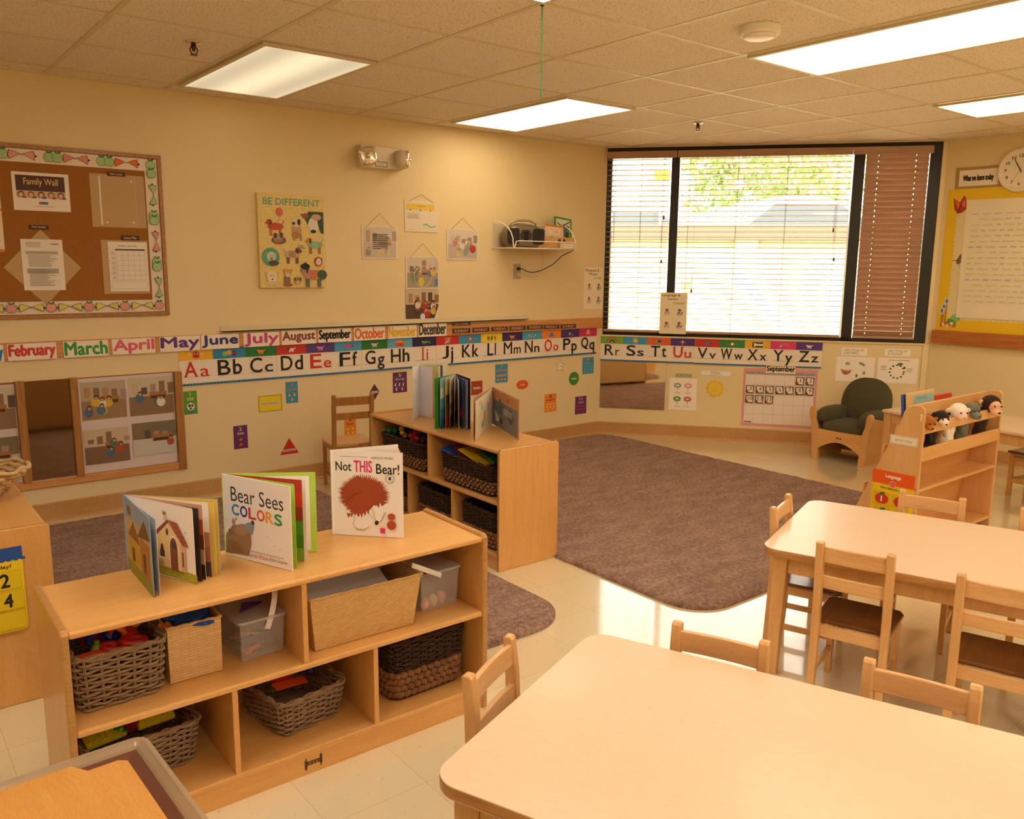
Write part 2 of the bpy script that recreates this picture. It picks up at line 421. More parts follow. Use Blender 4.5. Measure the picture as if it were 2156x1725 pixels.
m = MB(); m.box((CX-.045, -6, .888), (CX, CY-.03, .99)); struct('trim_2', m, W_RAILR, bevel=.003)
m = MB(); m.box((2.585, 0, 0), (2.628, SB, .012)); struct('trim_3', m, M_WALLR, mw=FB.mat(0, 0))
a, _ = FA.px(463, 700); b, _ = FA.px(1107, 669)
m = MB(); m.box((a, -.036, 1.034), (b, -.001, 1.040)); m.box((a, -.036, 1.034), (b, -.033, 1.05)); m.box((a, -.006, 1.024), (b, 0, 1.07))
tag(obj('chalk_ledge', m, M_GRID), 'long thin pale metal ledge above the month name cards', 'ledge')
# ceiling grid
GX, GY, S2 = -4.1755, -.2028, .6096
m = MB()
for i in range(-7, 10):
    x = GX+S2*i
    if x > CX: continue
    y1 = 0 if x <= 0 else -x*math.tan(TH)
    m.box((x-.012, YB, HC-.0025), (x+.012, y1, HC+.01))
for j in range(0, 15):
    y = GY-S2*j; xr = CX if y < CY else -y/math.tan(TH)
    m.box((XL, y-.012, HC-.002), (xr, y+.012, HC+.01))
m.box((XL, -.02, HC-.006), (0, 0, HC)); m.box((CX-.02, YB, HC-.006), (CX, CY, HC)); struct('trim_4', m, M_GRID)
m = MB(); m.box((0, HC-.006, -.0), (LB, HC, .02)); struct('trim_5', m, M_GRID, mw=FB.mat(0, 0))
# ceiling lights
def light(i, j, label, mat=None):
    x0, x1 = GX+S2*i, GX+S2*(i+1); y1, y0 = GY-S2*j, GY-S2*(j+2)
    t = thing('ceiling_light', label, 'ceiling light', ((x0+x1)/2, (y0+y1)/2, HC), 0, 'fluorescent ceiling lights')
    w, l = S2/2-.014, S2-.014; f = .022
    m = MB(); m.box((-w, -l, -.016), (-w+f, l, -.004)); m.box((w-f, -l, -.016), (w, l, -.004)); m.box((-w+f, -l, -.016), (w-f, -l+f, -.004)); m.box((-w+f, l-f, -.016), (w-f, l, -.004))
    obj('frame', m, M_GRID, t)
    m = MB(); m.box((-w+f, -l+f, -.012), (w-f, l-f, -.006)); obj('diffuser', m, mat or M_PANEL, t)
    return t
L0 = light(4, 0, 'bright ceiling light nearest the window corner, green string in front of it')
light(1, 0, 'dimmer yellowish ceiling light above the dog picture wall', M_PANELD)
light(4, 4, 'large bright ceiling light beside the round smoke detector')
light(7, 4, 'bright ceiling light closest to the wall clock')
for i, j in ((4, 8), (7, 8), (1, 8), (1, 4), (-2, 8), (-2, 4), (-2, 12), (1, 12), (4, 12)):  # unseen panels, added whiter and stronger as fill for the foreground
    light(i, j, 'unseen ceiling light added out of view to fill the foreground', M_PANELR)
# window
WM = FB.mat(0, 0)
t = bpy.data.objects.new('window_1', None); COL.objects.link(t); t.matrix_world = WM; t['kind'] = 'structure'
m = MB(); d0, d1 = -.11, -.012
for a in ((.012, SB, .055, HC), (2.515, SB, 2.60, HC), (.055, 2.395, 2.515, HC), (.055, SB, 2.515, SB+.03), (.545, SB, .612, 2.4), (1.963, SB, 2.045, 2.4)):
    m.box((a[0], a[1], d0), (a[2], a[3], d1))
o = obj('window_frame', m, M_BLACK, t); o['kind'] = 'structure'
for a, b in ((.055, .545), (.612, 1.963), (2.045, 2.515)):
    m = MB(); m.box((a, SB+.03, -.082), (b, 2.395, -.078)); o = obj('window_pane', m, M_GLASS, t); o['kind'] = 'structure'
m = MB(); m.box((.012, SB-.012, -.012), (2.6, SB+.002, .012)); o = obj('window_sill', m, M_WALLR, t, bevel=.003); o['kind'] = 'structure'

# ================================================================== BLINDS
def blind(label, h0, h1, s0, s1, tilt, cords, tass):
    t = thing('window_blind', label, 'blind', group='wooden window blinds', mw=FB.mat(0, 0))
    m = MB(); m.box((h0, 2.345, -.006), (h1, 2.402, .028)); obj('valance', m, W_BLIND, t, bevel=.004)
    m = MB(); n = 34; z0 = .945; dz = (2.335-z0)/(n-1); c, sn = math.cos(tilt), math.sin(tilt); hw = .0245
    def strip(u0, u1, a, b, z):
        P = [(z+sn*u+c*e, c*u-sn*e) for u, e in ((u0, -.002), (u1, -.002), (u1, .002), (u0, .002))]; m.prism(P, 'x', a, b)
    cu = [s0+(s1-s0)*k for k in cords]
    for i in range(n):
        z = z0+dz*i
        if tilt < .5: strip(-hw, hw, s0, s1, z); continue
        strip(-hw, -.007, s0, s1, z); strip(.007, hw, s0, s1, z)
        ed = [s0]+[q for k in cu for q in (k-.003, k+.003)]+[s1]
        for a, b in zip(ed[::2], ed[1::2]): strip(-.007, .007, a, b, z)
    obj('slats', m, W_BLIND, t)
    m = MB(); m.box((s0, .905, -.022), (s1, .925, .022)); obj('bottom_rail', m, W_BLIND, t, bevel=.003)
    m = MB()
    for k in cords:
        s = s0+(s1-s0)*k
        for dd in (-.0255, .0255): m.tube([(s, .91, dd), (s, 2.35, dd)], .0012, 5)
    obj('ladder_cords', m, plain('#8a5335', .7), t)
    m = MB()
    for k, zb in tass:
        s = s0+(s1-s0)*k; m.tube([(s, 2.35, .034), (s, zb, .034)], .0009, 5)
    obj('pull_cord', m, plain('#5b4a3c', .7), t)
    for k, zb in tass:
        s = s0+(s1-s0)*k; m = MB(); m.tube([(s, zb, .034), (s, zb-.01, .034), (s, zb-.032, .034)], [.003, .006, .008], 8); obj('cord_tassel', m, plain('#7c2a1e', .4), t)
    return t
blind('narrow open wooden blind at the wall corner side', .014, .588, .022, .535, R(4), (.12, .55, .9), ((.93, 1.88), (.92, 1.52), (.06, 1.39)))
blind('wide open wooden blind over the middle window pane', .592, 1.945, .618, 1.945, R(4), (.06, .35, .64, .93), ((.1, 1.28), (.92, 1.78), (.935, 1.55)))
blind('closed brown wooden blind next to the yellow chart wall', 1.948, 2.53, 2.05, 2.505, R(57), (.2, .8), ())

# ================================================================== OUTSIDE
DW = -4.2
zt = FB.px(1500, 474, DW)[1]; zc = FB.px(1500, 506, DW)[1]
m = MB(); m.box((-9, -.3, DW-.25), (12, zc, DW))
for k in range(9): m.box((-8+k*2.3, -.3, DW), (-7.7+k*2.3, zc, DW+.05))
struct('wall_outside', m, plain('#978c70', .8), mw=FB.mat(0, 0))
m = MB(); m.box((-9, zc, DW-.32), (12, zt, DW+.08)); struct('trim_6', m, plain('#474236', .8), mw=FB.mat(0, 0), bevel=.01)
m = MB(); m.box((-14, -.42, -60), (16, -.3, -.14)); struct('ground', m, plain('#e2d8c0', .9), mw=FB.mat(0, 0))
zp = zt-.95
m = MB(); m.box((-30, zp-.2, -70), (34, zp, DW-.3)); struct('ground_upper', m, plain('#b9b2a2', .9), mw=FB.mat(0, 0))
a, b = FB.px(1434, 561, DW+.1); c, e = FB.px(1455, 595, DW+.1)
m = MB(); m.box((a, e, DW), (c, b, DW+.12)); m.box((a+.02, e+.05, DW+.12), (c-.02, b-.06, DW+.13)); tag(obj('electrical_box', m, plain('#8d8574', .6), mw=FB.mat(0, 0), bevel=.01), 'small grey electrical box on the cream wall outside the window', 'electrical box')
P = FB.px(1394, 370, -9)
t = thing('street_sign', 'yellow traffic sign standing outside beyond the corner pane', 'sign', mw=FB.mat(P[0], 0, -9))
m = MB(); m.box((-.15, P[1]-.1, 0), (.15, P[1]+.1, .01)); obj('sign_plate', m, plain('#d9a800', .5), t)
m = MB(); m.tube([(0, zp, -.03), (0, P[1]+.1, -.03)], .03, 10); obj('post', m, M_METAL, t)
def car(label, px, py, d, col, ang=0., W=1.78):
    s, zr = FB.px(px, py, d); H = zr-zp
    t = thing('parked_car', label, 'car', mw=FB.mat(s, zp, d) @ Matrix.Rotation(ang, 4, 'Y'))
    k = H/1.45; L = 4.3
    body = [(-L/2, .35), (L/2, .35), (L/2, .72*k), (L/2-.2, .86*k), (L/2-1.0, .95*k), (-L/2+.7, .97*k), (-L/2+.1, .9*k), (-L/2, .6)]
    m = MB(); m.prism(body, 'z', -W/2, W/2); obj('body', m, plain(col, .25, .1, 1.), t, bevel=.08, smooth=True, seg=3)
    cab = [(-L/2+.55, .94*k), (L/2-1.15, .94*k), (L/2-1.9, 1.38*k), (L/2-2.3, 1.45*k), (-L/2+1.5, 1.45*k), (-L/2+1.1, 1.38*k)]
    m = MB(); m.prism(cab, 'z', -W/2+.12, W/2-.12); obj('cabin', m, plain(col, .25, .1, 1.), t, bevel=.1, smooth=True, seg=3)
    for sd in (-1, 1):
        z = sd*(W/2-.118); m = MB(); m.prism([(-L/2+.85, .98*k), (L/2-1.4, .98*k), (L/2-2.0, 1.33*k), (-L/2+1.3, 1.33*k)], 'z', z-.004, z+.004); obj('side_window', m, plain('#3a434a', .1), t)
    for wx in (-L/2+.8, L/2-.9):
        for sd in (-1, 1):
            m = MB(); m.T = Matrix.Translation((wx, .32, sd*(W/2-.1))); m.lathe([(.2, -.1), (.31, -.1), (.32, -.05), (.32, .08), (.2, .1)], n=20); m.T = None; obj('wheel', m, plain('#222222', .7), t, smooth=False)
    return t
car('pale blue car parked outside beyond the corner pane', 1366, 436, -11, '#7d8c94', .1)
car('small silver car roof seen outside low in the wide pane', 1538, 451, -15, '#8c908c', 1.2)
car('white car parked closest outside the wide pane', 1700, 421, -6.6, '#ece8e0', .35)
def tree(label, px, py, d, r, seed, cols=('#6d8a4c', '#93ab68')):
    g = random.Random(seed); s, z = FB.px(px, py, d)
    t = thing('tree', label, 'tree', mw=FB.mat(s, zp, d), group='trees beyond the parked cars')
    h = z-zp; m = MB(); m.tube([(0, 0, 0), (.1, h*.5, 0), (0, h*.9, .1)], [.18, .13, .05], 8); obj('trunk', m, plain('#5b4632', .9), t)
    m = MB()
    for _ in range(9):
        c = Vector((g.uniform(-.8, .8)*r, h+g.uniform(-.8, .7)*r, g.uniform(-.5, .5)*r)); q = r*g.uniform(.35, .6)
        for _ in range(240):
            v = Vector((g.gauss(0, 1), g.gauss(0, 1), g.gauss(0, 1))).normalized()*q*g.uniform(.6, 1); a = c+v
            u = Vector((g.gauss(0, 1), g.gauss(0, 1), g.gauss(0, 1))).normalized(); w = u.orthogonal().normalized(); e = g.uniform(.08, .2)
            m.add([a-u*e, a+w*e*.5, a+u*e, a-w*e*.5], [(0, 1, 2, 3)], g.randrange(2))
    obj('foliage', m, [plain(cols[0], .8), plain(cols[1], .8)], t, fix=False)
tree('bushy green tree outside over the middle of the wide pane', 1580, 410, -19, 2.1, 1)
tree('leafy green tree outside beside the mullion of the closed blind', 1745, 400, -27, 3.3, 2)
tree('pale green tree outside between the two bushier trees', 1660, 390, -36, 3.4, 3, ('#86a552', '#a3bd6a'))

# ================================================================== CEILING FITTINGS
def sprinkler(px, py, label):
    P = atz(px, py, HC); t = thing('sprinkler_head', label, 'sprinkler', (P.x, P.y, HC), group='ceiling sprinkler heads')
    m = MB(); m.lathe([(.036, 0), (.036, -.004), (.026, -.01), (.014, -.012)], n=24); obj('escutcheon', m, M_CHROME, t, smooth=True)
    m = MB(); m.lathe([(.012, -.01), (.012, -.024), (.008, -.03), (.006, -.04)], n=14)
    for sg in (-1, 1): m.tube([(sg*.011, 0, -.022), (sg*.018, 0, -.035), (sg*.011, 0, -.05), (0, 0, -.056)], .0028, 6)
    obj('body', m, plain('#4a3a26', .3, .8), t, smooth=True)
    m = MB(); m.lathe([(.004, -.052), (.017, -.056), (.017, -.058), (.003, -.060)], n=20); obj('deflector', m, plain('#6b573a', .3, .8), t)
sprinkler(407, 88, 'chrome sprinkler head beside the dimmer ceiling light')
sprinkler(1470, 258, 'small sprinkler head on the ceiling near the window')
P = atz(1600, 56, HC); t = thing('smoke_detector', 'round white smoke detector on a ceiling tile', 'smoke detector', (P.x, P.y, HC))
m = MB(); m.lathe([(.082, 0), (.084, -.006), (.084, -.028), (.078, -.036)], n=40); obj('housing', m, M_WHITE, t, smooth=False, bevel=.002)
m = MB(); m.lathe([(.066, -.0355), (.064, -.043), (.055, -.047), (.001, -.049)], n=40); obj('cover', m, plain('#f6efdf', .35), t, smooth=True)
P = atz(1142, 3, HC); t = thing('hanging_string', 'green string hanging from the ceiling with a knot at its top', 'string', (P.x, P.y, HC))
m = MB(); m.tube([(0, 0, -.008), (.001, 0, -.12), (-.001, 0, -.25), (.002, 0, -.352)], .0016, 6); m.tube([(0, .002, -.008), (-.001, .002, -.15), (.004, .001, -.25), (-.002, .001, -.345)], .0014, 6); obj('strand', m, plain('#2c6a2a', .7), t)
m = MB(); m.ell((0, 0, -.012), (.008, .008, .007)); obj('knot', m, plain('#1f4a22', .7), t)

# ================================================================== WALL A ART
def letters(t, col, bold=.04, x0=.05, y0=.12, x1=.95, y1=.88): return lambda A: A.text(t, x0, y0, x1, y1, col, bold)
# bulletin board
a1, b1 = FA.px(335.6, 329.3); _, b0 = FA.px(353.9, 663.7); a1 = -3.612; a0 = a1-1.55; b1 = 2.064; b0 = 1.148
bw, bh = a1-a0, b1-b0
t = thing('bulletin_board', 'large cork bulletin board with an oak frame and apple and bell border', 'bulletin board', mw=FA.mat((a0+a1)/2, (b0+b1)/2))
m = MB(); fw = .022; X, Y = bw/2, bh/2
for q in ((-X, Y-fw, X, Y), (-X, -Y, X, -Y+fw), (-X, -Y+fw, -X+fw, Y-fw), (X-fw, -Y+fw, X, Y-fw)): m.box((q[0], q[1], 0), (q[2], q[3], .02))
obj('frame', m, W_OAK, t, bevel=.002)
m = MB(); m.box((-X+fw, -Y+fw, 0), (X-fw, Y-fw, .010)); obj('cork_panel', m, M_CORK, t)
bs = .068
m = MB(); x, y = X-fw-.002, Y-fw-.002
for q in ((-x, y-bs, x, y), (-x, -y, x, -y+bs), (x-bs, -y+bs, x, y-bs), (-x, -y+bs, -x+bs, y-bs)): m.box((q[0], q[1], .0105), (q[2], q[3], .0115))
bo = obj('paper_border', m, plain('#f0e2cf', .6), t)
A = Art(1, 1, .0118)
def apple(x, y, r, col, rot=0):
    x += .5; y += .5
    A.ell(x-r*.3, y, r*.72, r*.95, '#3c4a2a'); A.ell(x+r*.3, y, r*.72, r*.95, '#3c4a2a'); A.ell(x-r*.3, y, r*.64, r*.87, col); A.ell(x+r*.3, y, r*.64, r*.87, col)
    A.ell(x+r*.35*math.cos(rot), y+r*1.1, r*.45, r*.2, '#3f7a35', .5); A.ell(x-r*.3, y+r*1.15, r*.35, r*.17, '#3f7a35', 2.4)
def bells(x, y, r, col, vert=False):
    for sg in (-1, 1):
        def p(u, v): return (x+.5+(v*r if vert else sg*u*r), y+.5+(sg*u*r if vert else v*r))
        A.line([p(0, .1), p(.6, .3)], .004, '#6a4a30')
        A.poly([p(.3, .28), p(.9, .55), p(1.7, .75), p(1.9, .1), p(1.75, -.7), p(1.1, -.3), p(.5, -.02)], '#4a3a2a')
        A.poly([p(.38, .25), p(.9, .48), p(1.62, .66), p(1.8, .1), p(1.68, -.58), p(1.1, -.22), p(.55, .02)], col)
        A.ell(*p(1.95, 0), r*.16, r*.16, '#1b1410')
yt = y-bs/2; cols = ['#d9c73a', '#e89a9a', '#e08a80', '#e8662e']; k = 0; xx = X-fw-bs*.5
gr = '#a6cc86'
for n in range(16):
    xc = x-bs*.5-n*.0865
    if n % 3 == 0 or n % 3 == 1 and n > 0 and n % 3 != 2:
        if n % 3 == 1: continue
        apple(xc, yt, .026, gr); apple(xc+.04 if n else xc, yt, .026, gr)
    elif n % 3 == 2: bells(xc+.043, yt, .034, cols[(3-n//3) % 4])
for n in range(9):
    yc = y-bs*1.35-n*.088
    if yc < -y+bs*1.9: break
    if n % 3 == 1: bells(x-bs/2, yc-.02, .03, (gr, '#e08f88', gr)[n//3 % 3], True)
    elif n % 3 == 0: apple(x-bs/2, yc+.01, .025, gr)
    else: apple(x-bs/2, yc-.05, .024, gr)
for n in range(9):
    xc = x-bs*.5-n*.19; apple(xc, -yt, .024, '#e29a90'); bells(xc-.095, -yt, .032, '#dcd060')
A.build('apple_and_bell_prints', bo)
BD = .0125
def wallp(*a, **k): return sheet(*a, **k)
def famwall(A):
    A.rect(.06, .52, .92, .92, '#4a1c10'); A.text('Family Wall', .2, .63, .8, .85, '#e9c36a', .01)
    A.rect(.06, .33, .92, .52, '#d9b48c')
    g = random.Random(4)
    for i in range(5):
        cx = .14+i*.175; A.ell(cx, .42, .08, .09, ('#5a3b2a', '#7a5b3f')[i % 2]); A.ell(cx, .405, .055, .065, '#e2b394'); A.ell(cx+.05, .35, .06, .03, ('#b34a4a', '#5a7a5a', '#4a5a8a')[i % 3])
    A.rect(.44, .17, .6, .24, '#5577aa'); A.rect(.44, .17, .5, .21, '#c8524a'); A.rect(.35, .11, .7, .12, '#8f8577')
sheet('paper_sign', 'white sheet reading Family Wall pinned on the cork board', 'sign', FA, 22.5, 360, 149.5, 447, '#f3e9dc', famwall, d=BD)
g = 'tan folders on the cork board'
sheet('folder', 'tan folder with an empty clear sleeve under the News Letter strip', 'folder', FA, 187, 364, 309, 481, '#c2a06c', lambda A: (A.rect(.16, .04, .19, .96, '#efe6d6'), A.rect(.82, .08, .825, .9, '#d8c8a8'), A.ell(.27, .09, .02, .02, '#e8d9b8'), A.ell(.76, .1, .02, .02, '#e8d9b8'), A.ell(.76, .88, .02, .02, '#e8d9b8')), d=BD, group=g, part='clear_sleeve')
sheet('folder', 'tan folder behind the Weekly Lesson Plan sheet', 'folder', FA, 212, 505, 317, 618, '#c2a06c', None, d=BD, group=g)
sheet('paper_diamond', 'tan paper diamond behind the daily schedule sheet', 'paper', FA, 0, 481, 177, 641, '#c2a06c', None, d=BD, pts=[(.5, 0), (1, .5), (.5, 1), (0, .5)])
def sched(A):
    A.rect(.72, .9, .9, .92, '#6d7a6a'); A.bars(.12, .84, .5, .95, 4, '#8a8178'); A.rect(.1, .71, .88, .77, '#b9ada0'); A.bars(.15, .46, .85, .70, 12, '#8a8178'); A.rect(.1, .33, .86, .43, '#b3a89b'); A.bars(.15, .08, .8, .42, 15, '#857c72')
sheet('schedule_sheet', 'white printed daily schedule sheet over a tan diamond', 'paper', FA, 42, 503, 139, 611, '#efe5d8', sched, d=BD+.003)
def lesson(A):
    A.text('Weekly Lesson Plan', .26, .90, .74, .935, '#3b342c', .03)
    A.rect(.18, .83, .94, .86, '#4b443a')
    for i in range(7): A.line([(.06, .83-i*.1), (.94, .83-i*.1)], .0008, '#6b645a')
    for i in range(6): A.line([(.2+i*.148, .23), (.2+i*.148, .83)], .0008, '#6b645a')
    for i in range(6): A.bars(.07, .75-i*.1, .18, .8-i*.1, 3, '#8b8377')
    A.line([(.06, .05), (.94, .05), (.94, .2), (.06, .2), (.06, .05)], .0008, '#6b645a')
    for i in range(4): A.ell(.02, .1+i*.26, .008, .008, '#6a5840')
sheet('lesson_plan_sheet', 'white Weekly Lesson Plan grid in a clear sleeve', 'paper', FA, 226, 509, 315, 613, '#efe6da', lesson, d=BD+.003)
g = 'small brown heading strips on the cork board'
for s, l, q in (('News Letter', 'small brown strip reading News Letter', (225, 361, 264, 372.5)), ('Daily Schedule', 'small brown strip reading Daily Schedule', (61, 473.5, 103, 484)), ('Lesson Plan', 'small brown strip reading Lesson Plan', (254.5, 496, 293.5, 506.5))):
    sheet('heading_strip', l+' on the cork board', 'label', FA, *q, '#3c1610', letters(s, '#d9b98e', .02, .15, .25, .85, .8), d=BD+.004, group=g)
sheet('notice_sheet', 'pale printed notice at the picture edge of the cork board', 'paper', FA, -70, 403, 11, 531, '#ecdfc6', lambda A: (A.rect(.0, .9, 1, 1, '#e0ecc9'), A.rect(.86, .28, 1, .72, '#f2d8b8'), A.rect(.9, .7, 1, .74, '#e07a3a'), A.rect(0, 0, 1, .05, '#e07a3a'), A.bars(.1, .1, .9, .65, 9, '#6a8a5a')), d=BD)
# canvas
t0 = FA.px(540.8, 405.4, .03); t1 = FA.px(687, 605, .03)
cw, ch = t1[0]-t0[0], t0[1]-t1[1]
t = thing('canvas_print', 'yellow wooden BE DIFFERENT picture with collage dogs', 'picture', mw=FA.mat((t0[0]+t1[0])/2, (t0[1]+t1[1])/2))
m = MB(); m.box((-cw/2, -ch/2, 0), (cw/2, ch/2, .03)); obj('panel', m, wood('pale_print_wood', '#e6cf83', '#ecd68c', (1, 1, 8), .5, 0), t)
A = Art(cw, ch, .0305); A.text('BE DIFFERENT', .08, .885, .93, .955, '#5fa693', .03)
def dog(A, x, y, s, c, head, c2=None, flip=1, leg=None):
    leg = leg or c; X = lambda u: x+u*s*flip; Y = lambda v: y+v*s
    for u in (-.42, -.3, .25, .38): A.rect(min(X(u), X(u+.09)), Y(-.5), max(X(u), X(u+.09)), Y(-.05), leg)
    A.ell(x, y, .46*s, .2*s, c); A.line([(X(-.45), Y(.05)), (X(-.62), Y(.32))], .006, c)
    if c2: A.rect(min(X(-.25), X(.25)), Y(-.16), max(X(-.25), X(.25)), Y(.19), c2)
    A.ell(X(.45), Y(.22), .17*s, .16*s, head); A.ell(X(.62), Y(.17), .11*s, .07*s, head); A.ell(X(.38), Y(.2), .06*s, .15*s, '#5a3020'); A.ell(X(.70), Y(.18), .025*s, .025*s, '#1b1410')
def dface(A, x, y, s, c, ear, ring=None, muz='#f0e2cc'):
    if ring: A.ell(x, y, s*.75, s*.75, ring)
    A.ell(x-s*.35*ch/cw, y+s*.15, s*.15, s*.3, ear, .3); A.ell(x+s*.35*ch/cw, y+s*.15, s*.15, s*.3, ear, -.3); A.ell(x, y, s*.38, s*.45, c); A.ell(x, y-s*.2, s*.2, s*.22, muz)
    A.ell(x, y-s*.15, s*.07, s*.05, '#20140f'); A.ell(x-s*.13, y+s*.1, s*.04, s*.04, '#20140f'); A.ell(x+s*.13, y+s*.1, s*.04, s*.04, '#20140f')
A.ell(.31, .81, .042, .048, '#d9695c'); A.line([(.31, .765), (.3, .72), (.22, .69)], .002, '#8a6a50')
dog(A, .25, .655, .2, '#c04e2c', '#b8502c', None, -1)
A.poly([(.62, .80), (.72, .79), (.75, .83), (.98, .83), (.98, .59), (.93, .6), (.9, .68), (.86, .62), (.8, .6), (.76, .66), (.7, .74)], '#2f4a3a'); A.ell(.82, .68, .06, .09, '#e4dccb'); A.ell(.82, .615, .035, .02, '#30201a'); A.ell(.87, .77, .06, .035, '#caa98c'); A.ell(.7, .78, .04, .03, '#8a5a48')
A.ell(.56, .62, .06, .07, '#c99a78'); A.ell(.55, .57, .05, .04, '#b8803a'); A.ell(.56, .70, .045, .045, '#ddd2c0'); A.ell(.6, .71, .02, .035, '#2a2a2a'); A.ell(.52, .695, .02, .015, '#40302a'); A.rect(.5, .51, .54, .58, '#a58c70'); A.rect(.6, .51, .64, .58, '#a58c70')
A.ell(.29, .51, .085, .045, '#7a5f50'); A.ell(.28, .53, .05, .05, '#a8968a'); A.ell(.24, .56, .02, .03, '#4a3a30'); A.ell(.33, .565, .02, .03, '#4a3a30'); A.ell(.28, .5, .03, .02, '#b86a4a')
dog(A, .84, .47, .2, '#8fb38e', '#c08a50', '#93c29a', -1, '#a8643a')
dog(A, .48, .36, .2, '#c7a88c', '#7a4a30', '#b08c74', 1, '#7a3a28'); A.rect(.56, .425, .68, .44, '#a08c7a'); A.rect(.58, .435, .66, .465, '#b8a490')
A.ell(.16, .33, .1, .1, '#58a383'); dface(A, .17, .33, .13, '#c8d4c0', '#8aa590', None, '#a9b8a2'); A.ell(.2, .265, .06, .03, '#4a4a40')
A.ell(.88, .285, .05, .055, '#c2452e'); dface(A, .885, .285, .085, '#e4dacb', '#4a3a30')
dface(A, .17, .115, .15, '#ecdcb6', '#d9bd84'); A.ell(.17, .05, .07, .02, '#e0c998')
A.ell(.39, .08, .04, .06, '#8a7058'); dface(A, .4, .16, .1, '#d4a45c', '#c58c48'); A.ell(.4, .03, .055, .02, '#a85a40')
A.ell(.55, .075, .045, .048, '#dba83a'); dface(A, .55, .075, .08, '#9a7a58', '#2a2420')
dog(A, .8, .14, .27, '#c98a84', '#b58a70', '#c87a58', -1, '#5a6a58'); A.ell(.93, .14, .06, .055, '#3f5a48'); A.ell(.67, .23, .055, .035, '#1d1b1a'); A.ell(.67, .262, .015, .014, '#1d1b1a')
A.build('printed_dogs', t)
# emergency light
e0 = FA.px(757, 308, .04); e1 = FA.px(846, 356, .04)
ew, eh = e1[0]-e0[0], .145
t = thing('emergency_light', 'white emergency light with two swivelling lamp heads on the wall', 'emergency light', mw=FA.mat((e0[0]+e1[0])/2, (e0[1]+e1[1])/2))
m = MB(); m.box((-ew/2, -eh/2, 0), (ew/2, eh/2, .06)); obj('housing', m, plain('#e6dac4', .4), t, bevel=.006)
A = Art(.09, .035, .061); A.rect(0, 0, 1, 1, '#3b3226'); A.rect(.05, .12, .95, .88, '#eee2cc'); A.bars(.15, .25, .85, .75, 3, '#8a7a62'); o = A.build('label_plate', t); o.location = (-.01, -.045, 0)
for sx, ry in ((-.13, R(-28)), (.155, R(62))):
    m = MB(); m.T = Matrix.Translation((sx, -.005, .09)) @ Matrix.Rotation(ry, 4, 'Y') @ Matrix.Rotation(R(14 if sx < 0 else 0), 4, 'Z')
    m.ell((0, 0, -.02), (.062, .062, .045), None, 20, 10, p=.6); h = obj('lamp_head', m, plain('#d9ccb0', .35), t, smooth=True)
    m2 = MB(); m2.T = m.T; m2.ell((0, 0, .012), (.06, .06, .02), None, 20, 8, p=.5)
    for k in range(12): q = 2*PI*k/12; m2.ell((.045*math.cos(q), .045*math.sin(q), .028), .006, n=6, m=4)
    m2.ell((0, 0, .028), .02, n=10, m=6); obj('reflector', m2, plain('#efe6d0', .15, .85), h, smooth=True)
# hanging photo sleeves
def glare_tint(c, k):  # blends the glare on the sleeves into the printed colours
    a = [int(c[i:i+2], 16) for i in (1, 3, 5)]; b = (222, 208, 190)
    return '#%02x%02x%02x' % tuple(int(x*(1-k)+y*k) for x, y in zip(a, b))
def photo(A, seed, floor='#9a8570', wall='#d8c9b4', x0=.04, y0=.04, x1=.96, y1=.96, n=7, cols=('#b8483c', '#4a6a8a', '#d8b13c', '#e8e0d4', '#6a4a3a', '#54745a'), glare=0.):
    g = random.Random(seed); W, H = x1-x0, y1-y0; A0 = A
    if glare:
        class _W:
            w, h = A.w, A.h
            def __getattr__(s, k):
                f = getattr(A0, k)
                return lambda *a: f(*a[:-1], glare_tint(a[-1], glare)) if k in ('rect', 'ell') else f(*a)
        A = _W()
    A.rect(x0, y0, x1, y1, wall); A.rect(x0, y0, x1, y0+H*.5, floor)
    for i in range(5): c = x0+W*(.08+.2*i); A.rect(c, y0+H*g.uniform(.5, .6), c+W*.13, y0+H*g.uniform(.68, .93), g.choice(('#8a6a4c', '#b58a5a', '#c9b49a', '#5a4a44', '#a88c84')))
    A.rect(x0+W*.45, y0+H*.4, x0+W*.85, y0+H*.6, '#a5743e'); A.rect(x0+W*.48, y0+H*.42, x0+W*.82, y0+H*.5, '#4a2f1c')
    for i in range(n):
        cx = x0+W*g.uniform(.12, .88); cy = y0+H*g.uniform(.16, .55); s = H*.11*A.h/A.h
        A.ell(cx, cy, s, s*1.1, g.choice(cols)); A.ell(cx+s*.2, cy+s*1.15, s*.52, s*.55, '#3a2418'); A.ell(cx+s*.2, cy+s*1.0, s*.36, s*.38, '#c99474')
def sleeve(label, x0, y0, x1, y1, ax, ay, art, d=.004):
    o = sheet('photo_sleeve', label, 'photo', FA, x0, y0, x1, y1, '#e9dcc6', art, d=d, group='photo sleeves hanging on the wall')
    a0, b1 = FA.px(x0, y0, d); a1, b0 = FA.px(x1, y1, d); w, h = a1-a0, b1-b0; P = FA.px(ax, ay, d)
    top = P[1]-(b0+b1)/2; m = MB(); m.tube([(-w*.36, h/2-.008, .002), (0, top, .004), (w*.36, h/2-.008, .002)], .0011, 5)
    obj('hanging_string', m, plain('#6a5a44', .6), o); return o
sleeve('photo sleeve with striped carpet picture, nearest the dog picture', 761, 474, 837, 546, 798, 450, lambda A: (photo(A, 1, '#b8aca4', '#ccc4bc', n=3, glare=.55), [A.rect(.3, .3+i*.06, .72, .33+i*.06, '#5f5a5c') for i in range(8)], A.ring(.6, .12, .2, .003, '#efe8dc', 0, 180), A.ring(.6, .12, .12, .003, '#efe8dc', 0, 180)))
